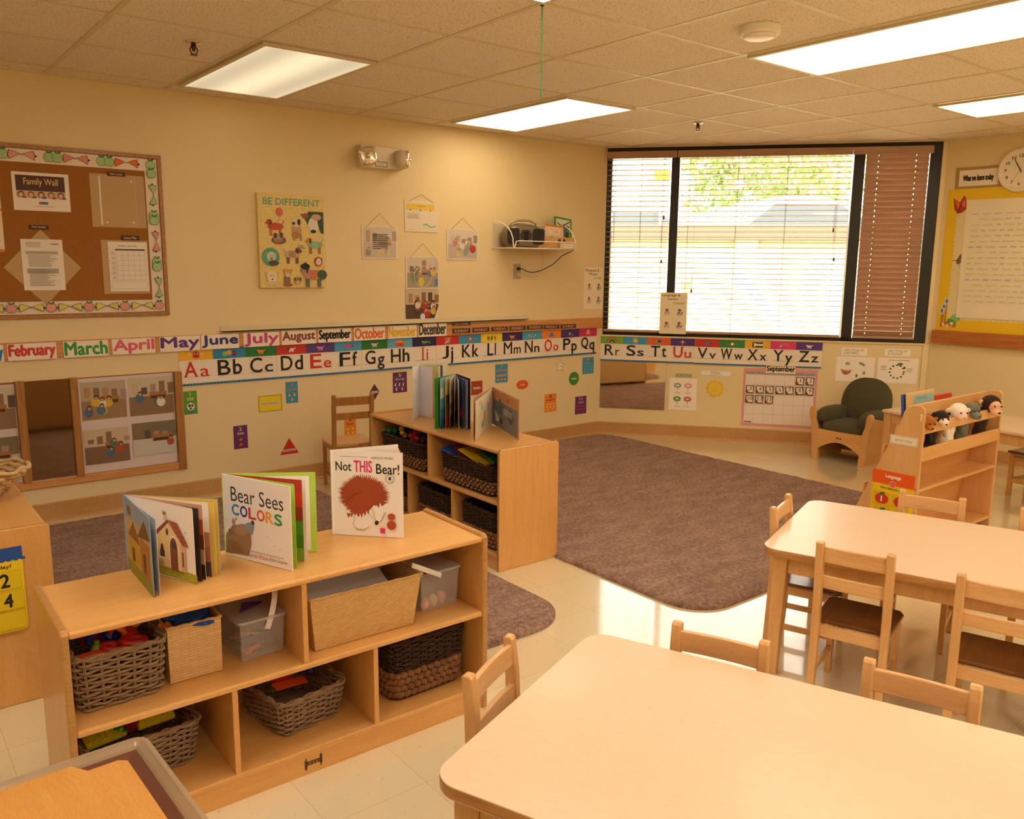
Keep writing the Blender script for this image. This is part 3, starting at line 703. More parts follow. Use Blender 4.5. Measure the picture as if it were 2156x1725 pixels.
sleeve('white sheet with a yellow banner hanging highest on the wall', 851.5, 421, 922, 490, 885, 409, lambda A: (A.rect(.04, .7, .9, .9, '#ecc84e'), A.bars(.35, .81, .62, .85, 1, '#9a7a20'), [A.ell(.17+.3*i, .7, .03, .03, c) for i, c in enumerate(('#5a8a7a', '#4a9ac0', '#e0604a'))], A.bars(.07, .42, .45, .6, 7, '#b5a898'), A.line([(.55, .22), (.65, .26), (.78, .16), (.92, .2)], .007, '#6ac08a'), A.line([(.1, .07), (.3, .07)], .001, '#8a8070')))
sleeve('photo sleeve with children photo, nearest the wire shelf', 940.5, 480, 1006.5, 548, 973, 459, lambda A: (photo(A, 3, '#a8a09a', '#d9cfc0', n=8, glare=.5), A.ell(.82, .35, .12, .12, '#c23a34')))
sleeve('photo sleeve of children in a circle, just above the dark photo', 854, 539, 925, 608, 889, 513, lambda A: (photo(A, 4, '#8d8478', '#cfc4b2', n=5, glare=.3), A.ring(.5, .38, .32, .003, '#e8e0d0'), A.ell(.45, .22, .1, .14, '#e0c832'), A.rect(.86, .1, .95, .3, '#5a8ac0')))
sheet('photo_print', 'dark photo print of children on carpet at the foot of the hanging sleeves', 'photo', FA, 854, 610, 923, 671, '#6a5038', lambda A: (photo(A, 5, '#5a4434', '#cbb89a', 0, 0, 1, 1, n=16, cols=('#b23a30', '#2a3f5a', '#d8b13c', '#d8d0c4', '#4a2a1a', '#2a2a30')), A.poly([(.85, 0), (1, 0), (1, .45)], '#e6dccb'), A.ell(.5, .08, .1, .12, '#d8dce4')), d=.004)
# wire shelf, player, basket, books
u0 = FA.px(1035, 500)[0]; SZ = 1.590; SD = .27; SWd = .625
t = thing('wire_shelf', 'white wire wall shelf with a solid back holding a music player', 'shelf', (u0, 0, SZ))
m = MB()
for k in range(26): x = SWd*k/25; m.tube([(x, -.004, 0), (x, -SD, 0)], .0018, 5)
for yy in (-.004, -.1, -.19, -SD): m.tube([(0, yy, -.003), (SWd, yy, -.003)], .0028, 6)
obj('wire_floor', m, M_WHITE, t)
m = MB(); m.tube([(.01, -SD, 0), (.025, -SD-.002, .045), (.05, -SD-.002, .05), (SWd-.03, -SD-.002, .05), (SWd-.003, -SD-.002, .045), (SWd, -SD, 0)], .0038, 8)
obj('front_rail', m, M_WHITE, t)
for x in (0, SWd):
    m = MB(); P = [(x, -.008, 0), (x, -.006, .19), (x, -.03, .197)]+[(x, -.03-(SD-.03)*math.sin(R(a)), .197*math.cos(R(a))**.8) for a in range(15, 91, 15)]; m.tube(P, .0038, 8); obj('side_arm', m, M_WHITE, t)
m = MB(); m.box((0, -.0045, 0), (SWd, -.001, .18)); obj('back_plate', m, plain('#d8c7a6', .5), t)
m = MB(); m.box((SWd-.17, -SD-.009, 0), (SWd-.0, -SD-.006, .042)); c = obj('tag_holder', m, plain('#d9ccb0', .3), t); A = Art(.09, .03, 0); A.rect(0, 0, 1, 1, '#f0e6c4'); A.text('CD Player', .15, .3, .85, .7, '#8a7a5a', .01)
o = A.build('paper_tag', c); o.matrix_local = Matrix.Translation((SWd-.09, -SD-.0105, .021)) @ Matrix.Rotation(PI/2, 4, 'X')
# music player
t = thing('music_player', 'silver and black portable CD player on the white wire shelf', 'music player', (u0+.035+.15, -.135, SZ+.003), R(-14)); t.scale = (1.0, 1.0, 1.12)
m = MB(); m.prism([(-.145, .03), (-.155, .09), (-.12, .135), (-.05, .155), (.05, .155), (.12, .135), (.155, .09), (.145, .03), (.1, .0), (-.1, .0)], 'y', -.08, .08); obj('case', m, plain('#7f7462', .3, .5), t, bevel=.018, seg=3, smooth=True)
for sx in (-1, 1):
    m = MB(); m.prism([(x*.048+sx*.105, z*.052+.075) for x, z in rrect(-1, -1, 1, 1, .4)], 'y', -.09, -.075); obj('speaker_grille', m, plain('#1a1512', .6), t, bevel=.003)
m = MB(); m.prism([(-.045, .055), (.045, .055), (.05, .09), (.03, .118), (-.03, .118), (-.05, .09)], 'y', -.086, -.078); d = obj('control_panel', m, plain('#2a241e', .3), t, bevel=.003)
m = MB(); m.box((-.018, -.09, .04), (.018, -.084, .105)); obj('display', m, plain('#0f0d0c', .15), d, bevel=.003)
m = MB(); m.tube([(-.11, -.03, .14), (-.1, -.03, .168), (-.05, -.03, .182), (.05, -.03, .182), (.1, -.03, .166), (.11, -.03, .14)], .008, 8); obj('carry_handle', m, plain('#b3a586', .35, .4), t, smooth=True)
m = MB(); m.lathe([(.055, .0), (.055, .006), (.04, .010), (.001, .012)], (.0, .02, .152), 24); obj('disc_lid', m, plain('#8a7c60', .35, .4), t, smooth=True)

# book basket on the wire shelf
bx0 = aty(1131, 515, -.22).x; bx1 = aty(1207, 515, -.22).x
t = thing('book_basket', 'small tan woven basket of books on the white wire shelf', 'basket', ((bx0+bx1)/2, -.135, SZ+.003))
m = MB(); hw = (bx1-bx0)/2; m.T = None
def boxwalls(m, w, d, h, fl=0., th=.006):
    """open tapered box centred at the origin"""
    a = [(-w/2, -d/2), (w/2, -d/2), (w/2, d/2), (-w/2, d/2)]; A_ = lambda s, z: [(x*s[0], y*s[1], z) for x, y in a]
    so = (1+fl, 1+fl*w/d); si = (so[0]-2*th/w, so[1]-2*th/d); bi = (1-2*th/w, 1-2*th/d)
    v = A_((1, 1), 0)+A_(so, h)+A_(si, h)+A_(bi, th)
    f = [(0, 1, 2, 3)]+[(i, (i+1) % 4, 4+(i+1) % 4, 4+i) for i in range(4)]+[(4+i, 4+(i+1) % 4, 8+(i+1) % 4, 8+i) for i in range(4)]+[(8+i, 8+(i+1) % 4, 12+(i+1) % 4, 12+i) for i in range(4)]+[(12, 13, 14, 15)]
    m.add(v, f)
M_TAN = m_weave('tan_rope_weave', '#cba268', '#dab47c', .045, .008, .3); M_TANF = m_weave('fine_tan_weave', '#cda366', '#e0b87c', .014, .006)
boxwalls(m, hw*2, .2, .085, .02); obj('woven_walls', m, M_TANF, t)
A = Art(.075, .022, 0); g = random.Random(2); [A.rect(i/7, 0, (i+.9)/7, 1, g.choice(('#3a2a2a', '#d98a3a', '#e8dccb', '#8a2a1a', '#c8c4c0', '#20242c'))) for i in range(7)]
o = A.build('label_strip', t); o.matrix_local = Matrix.Translation((hw*.25, -.104, .06)) @ Matrix.Rotation(PI/2, 4, 'X')
def leanbook(name, label, x0, y0, x1, y1, yy, col, art, rot, group=None, th=.008):
    a = aty(x0, y0, yy); b = aty(x1, y1, yy); w, h = abs(b.x-a.x), abs(a.z-b.z)
    m = MB(); m.box((-w/2, -h/2, -th), (w/2, h/2, 0)); o = obj(name, m, plain(col, .35), mw=Fr((0, yy, 0), (1, 0, 0), (0, -1, 0)).mat((a.x+b.x)/2, (a.z+b.z)/2, 0, rot) @ Matrix.Rotation(R(-8), 4, 'X'), bevel=.001)
    tag(o, label, 'book', group); A = Art(w, h, .0003); art(A); A.build('cover_picture', o); return o
leanbook('picture_book', 'tall green book leaning in the wall shelf basket', 1168, 457, 1203, 522, -.13, '#3f8a2c', lambda A: (A.rect(.08, .05, .92, .94, '#6aa03a'), A.rect(.08, .6, .92, .94, '#cdd5c4'), A.line([(.15, .8), (.4, .72), (.6, .78), (.9, .9)], .008, '#6a2a20'), A.text('LIGHT', .2, .42, .88, .56, '#e8e04a', .04), A.rect(.4, .05, .92, .35, '#2f6a8a'), A.ell(.3, .25, .12, .12, '#d8d03a')), R(-6))
leanbook('picture_book', 'pale paperback with red lettering at the front of the wall shelf basket', 1149, 473, 1186, 522, -.17, '#e2c4a0', lambda A: (A.rect(.0, .92, 1, 1, '#c87a30'), A.rect(.2, .6, .8, .88, '#f0e2cc'), A.text('EVER LOOK', .25, .76, .75, .85, '#c8442c', .02), A.text('STREETS', .32, .64, .75, .73, '#c8442c', .02), A.ell(.35, .3, .2, .2, '#6a9aa8'), A.ell(.35, .3, .1, .1, '#e8dccb'), A.ell(.7, .35, .07, .07, '#d8584a'), A.ell(.8, .2, .1, .07, '#a87ab0')), R(-3))
leanbook('picture_book', 'orange and blue book tucked between the green book and the pale paperback', 1180, 474, 1198, 522, -.15, '#5a6a78', lambda A: (A.rect(0, 0, .35, 1, '#e0943a'), A.rect(.1, .3, .3, .9, '#e8c832'), A.rect(.6, .1, .9, .7, '#23262c'), A.rect(.7, .75, .9, .85, '#5a8a3a')), R(-6))
# outlet and cords
a, b = FA.px(1081, 556, .004); c, e = FA.px(1096.5, 587.5, .004)
t = thing('wall_outlet', 'steel electrical outlet on the wall under the wire shelf', 'outlet', mw=FA.mat((a+c)/2, (b+e)/2))
m = MB(); m.box((-.036, -.058, 0), (.036, .058, .005)); obj('cover_plate', m, plain('#b5a78a', .35, .5), t, bevel=.002)
for y in (-.022, .022):
    m = MB(); m.ell((0, y, .004), (.017, .015, .004), n=16, m=6); obj('socket', m, plain('#e2d6bd', .4), t)
ox, oz = (a+c)/2, (b+e)/2
t = thing('power_cord', 'black power cord drooping from the outlet up to the wire shelf', 'cord', (ox, 0, oz+.022))
m = MB(); m.box((-.012, -.034, -.012), (.014, -.010, .012)); obj('plug', m, M_BLACK, t, bevel=.004)
m = MB(); P = []
for q in ((1092, 565), (1098, 566), (1104, 570), (1112, 573.5), (1121, 573), (1132, 569.5), (1143, 563), (1152, 557), (1160, 549), (1168, 539), (1177, 529)):
    p = aty(*q, -.03); P.append((p.x-ox, -.03-.012*(q[0]-1092)/85*8, p.z-oz-.022))
P[0] = (.012, -.022, 0); P = [(p[0], max(p[1], -.2), p[2]) for p in P]; P[-1] = (P[-1][0], -.2, SZ-oz-.03); m.tube(P, .0035, 8); obj('cable', m, M_BLACK, t, smooth=True)
t = thing('power_cord', 'thin pale cord hanging below the black one from the same outlet', 'cord', (ox, 0, oz-.022))
m = MB(); m.box((-.012, -.03, -.011), (.013, -.009, .011)); obj('plug', m, plain('#d8ccb4', .4), t, bevel=.004)
m = MB(); P = []
for q in ((1098, 575), (1108, 580), (1120, 584), (1130, 582), (1138, 574), (1143, 560), (1143, 545), (1141, 531)):
    p = aty(*q, -.012); P.append((p.x-ox, -.012, p.z-oz+.022))
m.tube([(.012, -.02, 0)]+P, .0014, 6); obj('cable', m, plain('#c9b48e', .5), t, smooth=True)

# centre signs with sign-language figures
def signfig(A, x, y, s, k):
    A.ell(x, y-s*.55, s*.5, s*.42, '#d9cfe0' if k % 2 else '#e6dcd4'); A.rect(x-s*.5*A.h/A.w, y-s*1.1, x+s*.5*A.h/A.w, y-s*.6, '#cfc4d4' if k % 2 else '#e0d6ce')
    A.ell(x, y+s*.2, s*.36, s*.42, '#3a2620'); A.ell(x, y+s*.1, s*.25, s*.3, '#b5846a')
    A.line([(x-s*.5*A.h/A.w, y-s*.7), (x-s*.3*A.h/A.w, y-s*.3), (x+s*.15*A.h/A.w, y-s*.45)], s*.2*A.h, '#4a3024' if k % 2 else '#c08c70')
    A.line([(x+s*.5*A.h/A.w, y-s*.7), (x+s*.6*A.h/A.w, y-s*.15)], s*.2*A.h, '#4a3024' if k % 2 else '#c08c70')
def centre(l1, l2):
    def f(A):
        A.text(l1, .06, .895, .74, .965, '#4a4236', .02); A.text(l2, .26, .81, .66, .875, '#4a4236', .02)
        A.text('Center', .48, .72, .9, .79, '#8a7c66', 0); A.line([(.12, .69), (.9, .70)], .0008, '#a89a80')
        for k, (x, y) in enumerate(((.26, .55), (.73, .55), (.26, .23), (.73, .23))): signfig(A, x, y, .1, k)
    return f
sheet('centre_sign', 'pale Movement & Music Center sign with four signing figures beside the window', 'sign', FA, 1230.5, 563, 1270, 650, '#f6ebcb', centre('Movement &', 'Music'), d=.003)
sheet('centre_sign', 'pale Language & Literacy Center sign fixed on the black window mullion', 'sign', FB, 1391, 616, 1444, 704, '#f4e8c4', centre('Language &', 'Literacy'), d=.045)
m = MB(); P = FB.px(1417, 614, .044); m.tube([(P[0]-.004, P[1]+.0, .0), (P[0]-.002, P[1]+.03, .0), (P[0], P[1], .0405)], .001, 5)

# month name cards
MON = [('January', -62, 5, '#2f7fc0'), ('February', 15.6, 117, '#cc3a34'), ('March', 134, 227, '#2f9a3c'), ('April', 237, 325.6, '#e0607a'), ('May', 337.6, 421, '#5a2a86'), ('June', 424.6, 503, '#2a2f7a'),
       ('July', 514, 588, '#c8418a'), ('August', 594, 665.6, '#8a4034'), ('September', 671, 740, '#1b1712'), ('October', 746, 811, '#e2703a'), ('November', 818, 877.6, '#e2b82a'), ('December', 881.5, 940, '#4a4438')]
for n, (s, x0, x1, c) in enumerate(MON):
    a0 = FA.px(x0, 740, .023)[0]; a1 = FA.px(x1, 715, .023)[0]; lo = .925+.0012*n
    card('month_card', f'white {s} month name card on the wooden wall rail', 'month card', FA, a0, lo, a1, lo+.09+(.012 if n == 11 else 0), '#f4e8da', lambda A: A.text(s, .03, .06 if s[-1] in 'y' or 'p' in s else .14, .97, .93, c, .06), d=.023, group='month name cards on the wall rail', part='month_name')
DAYS = [('DAYS OF THE WEEK', 952, 991, 679, 685.5), ('SUNDAY', 952, 991, 692, 701.5), ('MONDAY', 994, 1031, 690, 699), ('TUESDAY', 1034, 1070, 688.5, 697), ('WEDNESDAY', 1072, 1107, 686.5, 695.5), ('THURSDAY', 1109, 1143.5, 685, 693.5), ('FRIDAY', 1145, 1178, 684, 692.5), ('SATURDAY', 1180, 1213, 683, 691)]
for s, x0, x1, y0, y1 in DAYS:
    sheet('day_label', ('small brown heading strip reading ' if ' ' in s else 'small brown day strip reading ')+s.title(), 'label', FA, x0, y0, x1, y1, '#3a1710', lambda A: (A.line([(.02, .06), (.98, .06), (.98, .94), (.02, .94), (.02, .06)], .002, '#c99a72'), A.text(s, .12, .25, .88, .75, '#e0b088', .03)), d=.023, group='day name strips on the wall rail', part='day_name')
# alphabet
def beast(A, x, y, s, c, hc=None, leg=True, tail=True):
    hc = hc or c
    if leg:
        for u in (-.5, -.25, .2, .45): A.ell(x+u*s*A.h/A.w, y-s*.4, s*.09, s*.28, c)
    A.ell(x, y, s*.65, s*.32, c); A.ell(x-s*.7*A.h/A.w, y+s*.2, s*.28, s*.26, hc)
    if tail: A.line([(x+s*.6*A.h/A.w, y+s*.1), (x+s*.95*A.h/A.w, y+s*.4)], .006, c)
    A.ell(x-s*.78*A.h/A.w, y+s*.25, s*.05, s*.05, '#1b1410')
def tile(A, L, x0, x1):
    xm = (x0+x1)/2; y = .845; B = {'A': '#f0b72a', 'B': '#2a8ab8', 'C': '#1f7a3a', 'D': '#c8302c', 'E': '#5a3a86', 'F': '#4aa0cc', 'G': '#2a7a34', 'H': '#6ab4d8', 'I': '#2a1f56', 'J': '#c82f30', 'K': '#3a96c8', 'L': '#ecd83c', 'M': '#3a2566', 'N': '#4aa8cc', 'O': '#f08a30', 'P': '#4a2f76', 'Q': '#c82a66',
         'R': '#7cae3c', 'S': '#3fa0d4', 'T': '#e0682c', 'U': '#4a2f80', 'V': '#c8322e', 'W': '#2a8a44', 'X': '#ecb82c', 'Y': '#dc3a78', 'Z': '#5a3488'}[L]
    A.rect(x0, .70, x1, 1, B); s = .11; e = A.h/A.w
    def E(dx, dy, rx, ry, c, r=0): A.ell(xm+dx*e, y+dy, rx, ry, c, r)
    if L == 'A': E(-.03, 0, .07, .09, '#c8281e'); E(.03, 0, .07, .09, '#c8281e'); E(0, .095, .02, .03, '#3a6a2a'); E(-.04, .03, .016, .02, '#f4ece0'); E(.04, .03, .016, .02, '#f4ece0'); A.line([(xm-.2*e, y+.04), (xm-.09*e, y)], .004, '#f4e6d0'); A.line([(xm+.2*e, y+.04), (xm+.09*e, y)], .004, '#f4e6d0')
    elif L == 'B': E(-.13, -.01, .07, .07, '#8fc83a'); E(0, .02, .075, .075, '#f0a030'); E(.14, -.01, .075, .075, '#4a2a7a'); A.line([(xm+.08*e, y-.02), (xm+.2*e, y+.02)], .006, '#d8342c')
    elif L in 'CDEGMZ': beast(A, xm, y, s*1.15, {'C': '#f0902c', 'D': '#f2ece0', 'E': '#e87ab0', 'G': '#d4d8c8', 'M': '#e88a3a', 'Z': '#efe8e0'}[L], {'D': '#20201e'}.get(L)); 
    elif L == 'F': E(0, 0, .12, .06, '#d8508a'); A.poly([(xm+.1*e, y), (xm+.18*e, y+.06), (xm+.18*e, y-.06)], '#6a3a9a')
    elif L == 'H': A.rect(xm-.16*e, y-.1, xm+.16*e, y+.02, '#e0562c'); A.poly([(xm-.22*e, y+.02), (xm, y+.1), (xm+.22*e, y+.02)], '#f0a82c'); A.rect(xm-.02*e, y-.1, xm+.04*e, y-.02, '#a83424')
    elif L == 'I': beast(A, xm, y-.01, s, '#6ab43a'); A.line([(xm+.06*e, y), (xm+.22*e, y-.03)], .008, '#6ab43a')
    elif L == 'J': A.rect(xm-.13*e, y-.11, xm+.13*e, y+.08, '#d8402c'); g = random.Random(3); [E(g.uniform(-.11, .11), g.uniform(-.09, .05), .025, .02, g.choice(('#f0d838', '#4aa0d8', '#e87ab0', '#f2ece0', '#5ab84a'))) for _ in range(14)]; A.rect(xm-.15*e, y+.07, xm+.15*e, y+.1, '#f0b02c')
    elif L == 'K': A.poly([(xm-.05*e, y+.09), (xm+.09*e, y+.04), (xm+.03*e, y-.06), (xm-.1*e, y-.03)], '#e0582c'); A.rect(xm-.02*e, y-.01, xm+.03*e, y+.04, '#f2e8d8'); A.line([(xm+.05*e, y-.05), (xm+.15*e, y-.09), (xm+.2*e, y)], .004, '#e0582c')
    elif L == 'L': [E(dx, 0, .055, .08, c, r) for dx, c, r in ((-.15, '#c8622c', .4), (0, '#5aa03a', -.2), (.15, '#d88a30', .3))]; [A.line([(xm+dx*e, y-.1), (xm+dx*e, y+.05)], .003, '#7a4a20') for dx in (-.15, 0, .15)]
    elif L == 'N': [E(-.15+.05*i, -.05*math.sin(PI*i/6)+.02, .025, .025, ('#f0d838', '#d8342c', '#f2ece0', '#5a2a86')[i % 4]) for i in range(7)]
    elif L == 'O': E(0, .03, .06, .06, '#4a7ac0'); [A.line([(xm, y), (xm+.14*math.cos(R(a))*e, y-.03+.08*math.sin(R(a)))], .006, '#4a7ac0') for a in range(180, 361, 30)]
    elif L == 'P': E(-.02, 0, .05, .09, '#1f2030'); E(-.02, -.01, .03, .06, '#f2ece0'); E(.12, -.05, .025, .045, '#1f2030'); E(.12, -.05, .015, .03, '#f2ece0')
    elif L == 'Q': E(0, 0, .07, .09, '#f0b080'); A.rect(xm-.06*e, y+.06, xm+.06*e, y+.1, '#f0d030'); A.rect(xm-.13*e, y-.1, xm-.09*e, y+.04, '#e87a30'); A.rect(xm+.09*e, y-.1, xm+.13*e, y+.04, '#e87a30')
    elif L == 'R':
        for q, c in ((.19, '#d8342c'), (.165, '#f0a030'), (.14, '#f0dc3c'), (.115, '#4aa84a'), (.09, '#3a7ac0')): A.ring(xm, y-.1, q, .008, c, 0, 180)
    elif L == 'S': E(0, .01, .07, .07, '#f4c832'); [A.line([(xm+.08*math.cos(R(a))*e, y+.01+.08*math.sin(R(a))), (xm+.11*math.cos(R(a))*e, y+.01+.11*math.sin(R(a)))], .005, '#f4c832') for a in range(0, 360, 30)]
    elif L == 'T': E(.02, 0, .09, .07, '#6a3a9a'); E(-.1, 0, .04, .04, '#8fc83a'); A.rect(xm-.1*e, y-.09, xm+.14*e, y-.05, '#8fc83a')
    elif L == 'U': [A.poly([(xm, y+.08), (xm+(a-.14)*e, y-.02), (xm+(a-.07)*e, y-.02)], c) for a, c in ((0, '#d8342c'), (.07, '#f0a030'), (.14, '#f0dc3c'), (.21, '#3aa04a'))]; A.line([(xm, y-.02), (xm, y-.1)], .004, '#f2ece0')
    elif L == 'V': E(-.04, -.01, .07, .055, '#4a86c8'); E(.04, 0, .05, .045, '#4a86c8'); A.line([(xm+.08*e, y), (xm+.2*e, y+.03)], .007, '#2a4a86')
    elif L == 'W': A.rect(xm-.22*e, y-.02, xm+.22*e, y+.02, '#c8403a'); E(0, 0, .06, .06, '#e2c88a'); E(0, 0, .045, .045, '#f6eede')
    elif L == 'X': A.rect(xm-.2*e, y-.1, xm+.2*e, y+.1, '#15130f'); [A.line([(xm+.05*e, y), (xm-.14*e, y+dy)], .006, '#f0ece0') for dy in (-.06, -.03, 0, .03, .06)]; A.line([(xm+.05*e, y), (xm+.18*e, y)], .018, '#f0ece0')
    elif L == 'Y': E(-.08, -.02, .06, .06, '#8a7ac8'); E(-.08, -.02, .03, .03, '#f0e030'); A.line([(xm-.05*e, y+.03), (xm+.08*e, y+.07), (xm+.2*e, y+.02), (xm+.14*e, y-.01)], .003, '#f0c040')
def alphabet(fr, LL, a0, a1, b0, b1, label):
    def f(A):
        n = len(LL)
        for i, L in enumerate(LL):
            x0, x1 = i/n, (i+1)/n; tile(A, L, x0, x1)
            A.rect(x0+.09/n, .235, x1-.07/n, .242, '#6a6258'); A.rect(x0+.12/n, .655, x1-.12/n, .659, '#b8ac9c'); A.rect(x0+.12/n, .445, x1-.1/n, .448, '#cfc2b0')
            c = '#d0261e' if L in 'AEIOU' else '#14110e'; dsc = L in 'GJPQY'
            cap = {'I': .035, 'J': .26, 'L': .26, 'M': .40, 'W': .44}.get(L, .38); low = {'I': .035, 'J': .10, 'L': .03, 'M': .34, 'F': .16, 'T': .17, 'W': .34, 'R': .15}.get(L, .26)
            t0 = x0+(.5-(cap+low+.09)/2)/n
            A.text(L, t0, .20 if L == 'Q' else .24, t0+cap/n, .66, c, .022)
            if L == 'I': A.rect(t0-.06/n, .24, t0+.095/n, .262, c); A.rect(t0-.06/n, .64, t0+.095/n, .66, c)
            x = t0+(cap+(.15 if L == 'I' else .09))/n; l = L.lower(); hi = .66 if l in 'bdfhkl' else .60 if l in 'tij' else .455
            A.text(l, x, .06 if l in 'gjpqy' else .24, x+low/n, hi, c, .03)
        k = int(n*11)
        A.rect(0, 0, 1, .062, '#4a8fc0')
        for i in range(k): A.rect((i+.15)/k, .012, (i+.6)/k, .048, '#15324a')
    return card('alphabet_strip', label, 'alphabet strip', fr, a0, b0, a1, b1, '#f1e6d6', f, d=.004, group='alphabet wall strips', part='letters_and_pictures')
seg = [('ABC', 0, 3), ('DEF', 3, 6), ('GHI', 6, 9), ('JKL', 9, 12), ('MNOPQ', 12, 17)]
xa = [FA.px(q, 780)[0] for q in (377, 577, 755, 911, 1052, 1253)]; xa = [xa[0]+(xa[-1]-xa[0])*k/17 for k in (0, 3, 6, 9, 12, 17)]
for (LL, _, _), a0, a1 in zip(seg, xa, xa[1:]): alphabet(FA, LL, a0+.001, a1-.001, .712, .934, f'alphabet strip with the letters {LL[0]} to {LL[-1]} under the wall rail')
xb = [FB.px(q, 740)[0] for q in (1257, 1462, 1731)]
alphabet(FB, 'RSTU', xb[0]+.03, xb[1]-.001, .648, .862, 'alphabet strip with the letters R to U under the window')
alphabet(FB, 'VWXYZ', xb[1]+.001, xb[2], .645, .858, 'alphabet strip with the letters V to Z under the window')

# number cards
def NC(n, w, q, k, tc, pic): 
    cols = {'g': '#5a9a30', 'p': '#682a68', 'b': '#3a96b8', 'o': '#ee8a2a'}
    nm = dict(g='green', p='purple', b='blue', o='orange')[k]; col = cols[k]
    def f(A):
        A.text(str(n), .5-(.1 if n < 10 else .16), .78, .5+(.1 if n < 10 else .16), .93, tc, .03); ww = min(.8, .16*len(w)); A.text(w, .5-ww/2, .60, .5+ww/2, .72, tc, .03)
        if pic == 'ball': A.ell(.5, .33, .16, .16, '#efe8e0'); A.ell(.4, .37, .06, .07, '#4a2a7a'); A.ell(.62, .37, .05, .06, '#4a2a7a'); A.ell(.5, .25, .06, .05, '#2a5a8a'); A.rect(.3, .06, .7, .1, '#2a6ab0'); return
        rows = 1 if n < 2 else 2 if n < 8 else 3; per = math.ceil(n/rows); kk = 0
        for r in range(rows):
            c = min(per, n-kk)
            for i in range(c):
                x = (i+.5)/c*.84+.08; y = .5-(r+.5)*(.44/rows); s = .4/rows/2*.75
                if pic == 'moon': A.ell(x, y, s, s*1.05, '#f0ead8'); A.ell(x+s*.6, y, s*.8, s*.9, col)
                elif pic == 'melon': A.ell(x, y, s*1.2, s*.8, '#3a8a3a', .4); A.ell(x, y+.02, s*1.0, s*.6, '#e0442e', .4)
                elif pic == 'pear': A.ell(x, y-.03, s*.7, s*.7, '#eca83a'); A.ell(x, y+.04, s*.35, s*.6, '#eca83a')
                else: A.ell(x, y, s, s*.85, pic)
            kk += c
    sheet('number_card', f'{nm} number card reading {n} {w} on the wall', 'number card', FA, *q, col, f, d=.002, group='number cards on the wall', part='number_and_pictures')
NC(1, 'one', (386, 825, 416.5, 871), 'g', '#e8e040', 'ball'); NC(2, 'two', (491, 898, 522.5, 943), 'p', '#c8d08a', 'melon'); NC(3, 'three', (601, 805, 628, 847.5), 'b', '#e0703a', 'pear')
NC(4, 'four', (725, 880, 750, 917.5), 'o', '#3a2a4a', '#e8d838'); NC(5, 'five', (827, 785, 857, 825), 'p', '#a8c86a', 'moon'); NC(7, 'seven', (1043, 768, 1069, 804.5), 'b', '#d8784a', '#e88050')
NC(8, 'eight', (1147, 831, 1171, 866), 'o', '#3a2a3a', '#f0d8a8'); NC(9, 'nine', (1227, 753.5, 1249.5, 786), 'b', '#d88a6a', '#8ac0d0'); NC(10, 'ten', (1211.5, 836, 1234, 870), 'p', '#c8b0c0', '#c8322e')
g = 'shape cards on the wall'
def shp(name, label, cx, cy, w, h, col, word, pts=None, tc='#1b1410', edge=None, bw=.5):
    a, b = FA.px(cx, cy, .002); 
    def f(A):
        if edge: A.line([(p[0]*.94+.03, p[1]*.94+.03) for p in (pts+[pts[0]])], .003, edge)
        A.rect(.5-bw/2-.02, .42, .5+bw/2+.02, .56, '#eee2d0' if word != 'STAR' else col); A.text(word, .5-bw/2, .44, .5+bw/2, .54, tc, .03)
    card(name, label, 'shape card', FA, a-w/2, b-h/2, a+w/2, b+h/2, col, f, d=.002, group=g, pts=pts, part='shape_word')
circ = [(.5+.5*math.cos(R(a)), .5+.5*math.sin(R(a))) for a in range(0, 360, 12)]
shp('rectangle_card', 'yellow card reading Rectangle', 569.3, 849.3, .164, .108, '#ecd22a', 'RECTANGLE', [(0, 0), (1, 0), (1, 1), (0, 1)], edge='#5a5030', bw=.72)
a0 = FA.px(605.5, 922.5); a1 = FA.px(590, 960); a2 = FA.px(629, 952)
card('triangle_card', 'red card reading Triangle', 'shape card', FA, a1[0], (a1[1]+a2[1])/2, a2[0], a0[1], '#cc2f24', lambda A: (A.rect(.16, .17, .84, .31, '#eee2d0'), A.text('TRIANGLE', .18, .18, .82, .29, '#1b1410', .03)), d=.002, group=g, pts=[(0, 0), (1, 0), (.5, 1)], part='shape_word')
shp('diamond_card', 'purple card reading Diamond behind the lone wooden chair', 788.7, 825.4, .078, .115, '#5a2248', 'DIAMOND', [(.5, 0), (1, .5), (.5, 1), (0, .5)], bw=.7)
shp('square_card', 'brown card reading Square behind the open books', 1004, 817, .108, .108, '#a8401e', 'SQUARE', bw=.6)
shp('oval_card', 'orange card reading Oval', 1099.8, 810.3, .124, .075, '#e2582c', 'OVAL', circ, bw=.3)
star = [(.5+.5*(1 if i % 2 == 0 else .42)*math.cos(R(90+36*i)), .5+.5*(1 if i % 2 == 0 else .42)*math.sin(R(90+36*i))) for i in range(10)]
shp('star_card', 'white card reading Star', 1179, 771, .118, .118, '#fbf2e2', 'STAR', star, '#6a5a48', '#8a7060', .3)
shp('circle_card', 'green card reading Circle', 1208.6, 797.4, .115, .115, '#3f8a2c', 'CIRCLE', circ, bw=.45)

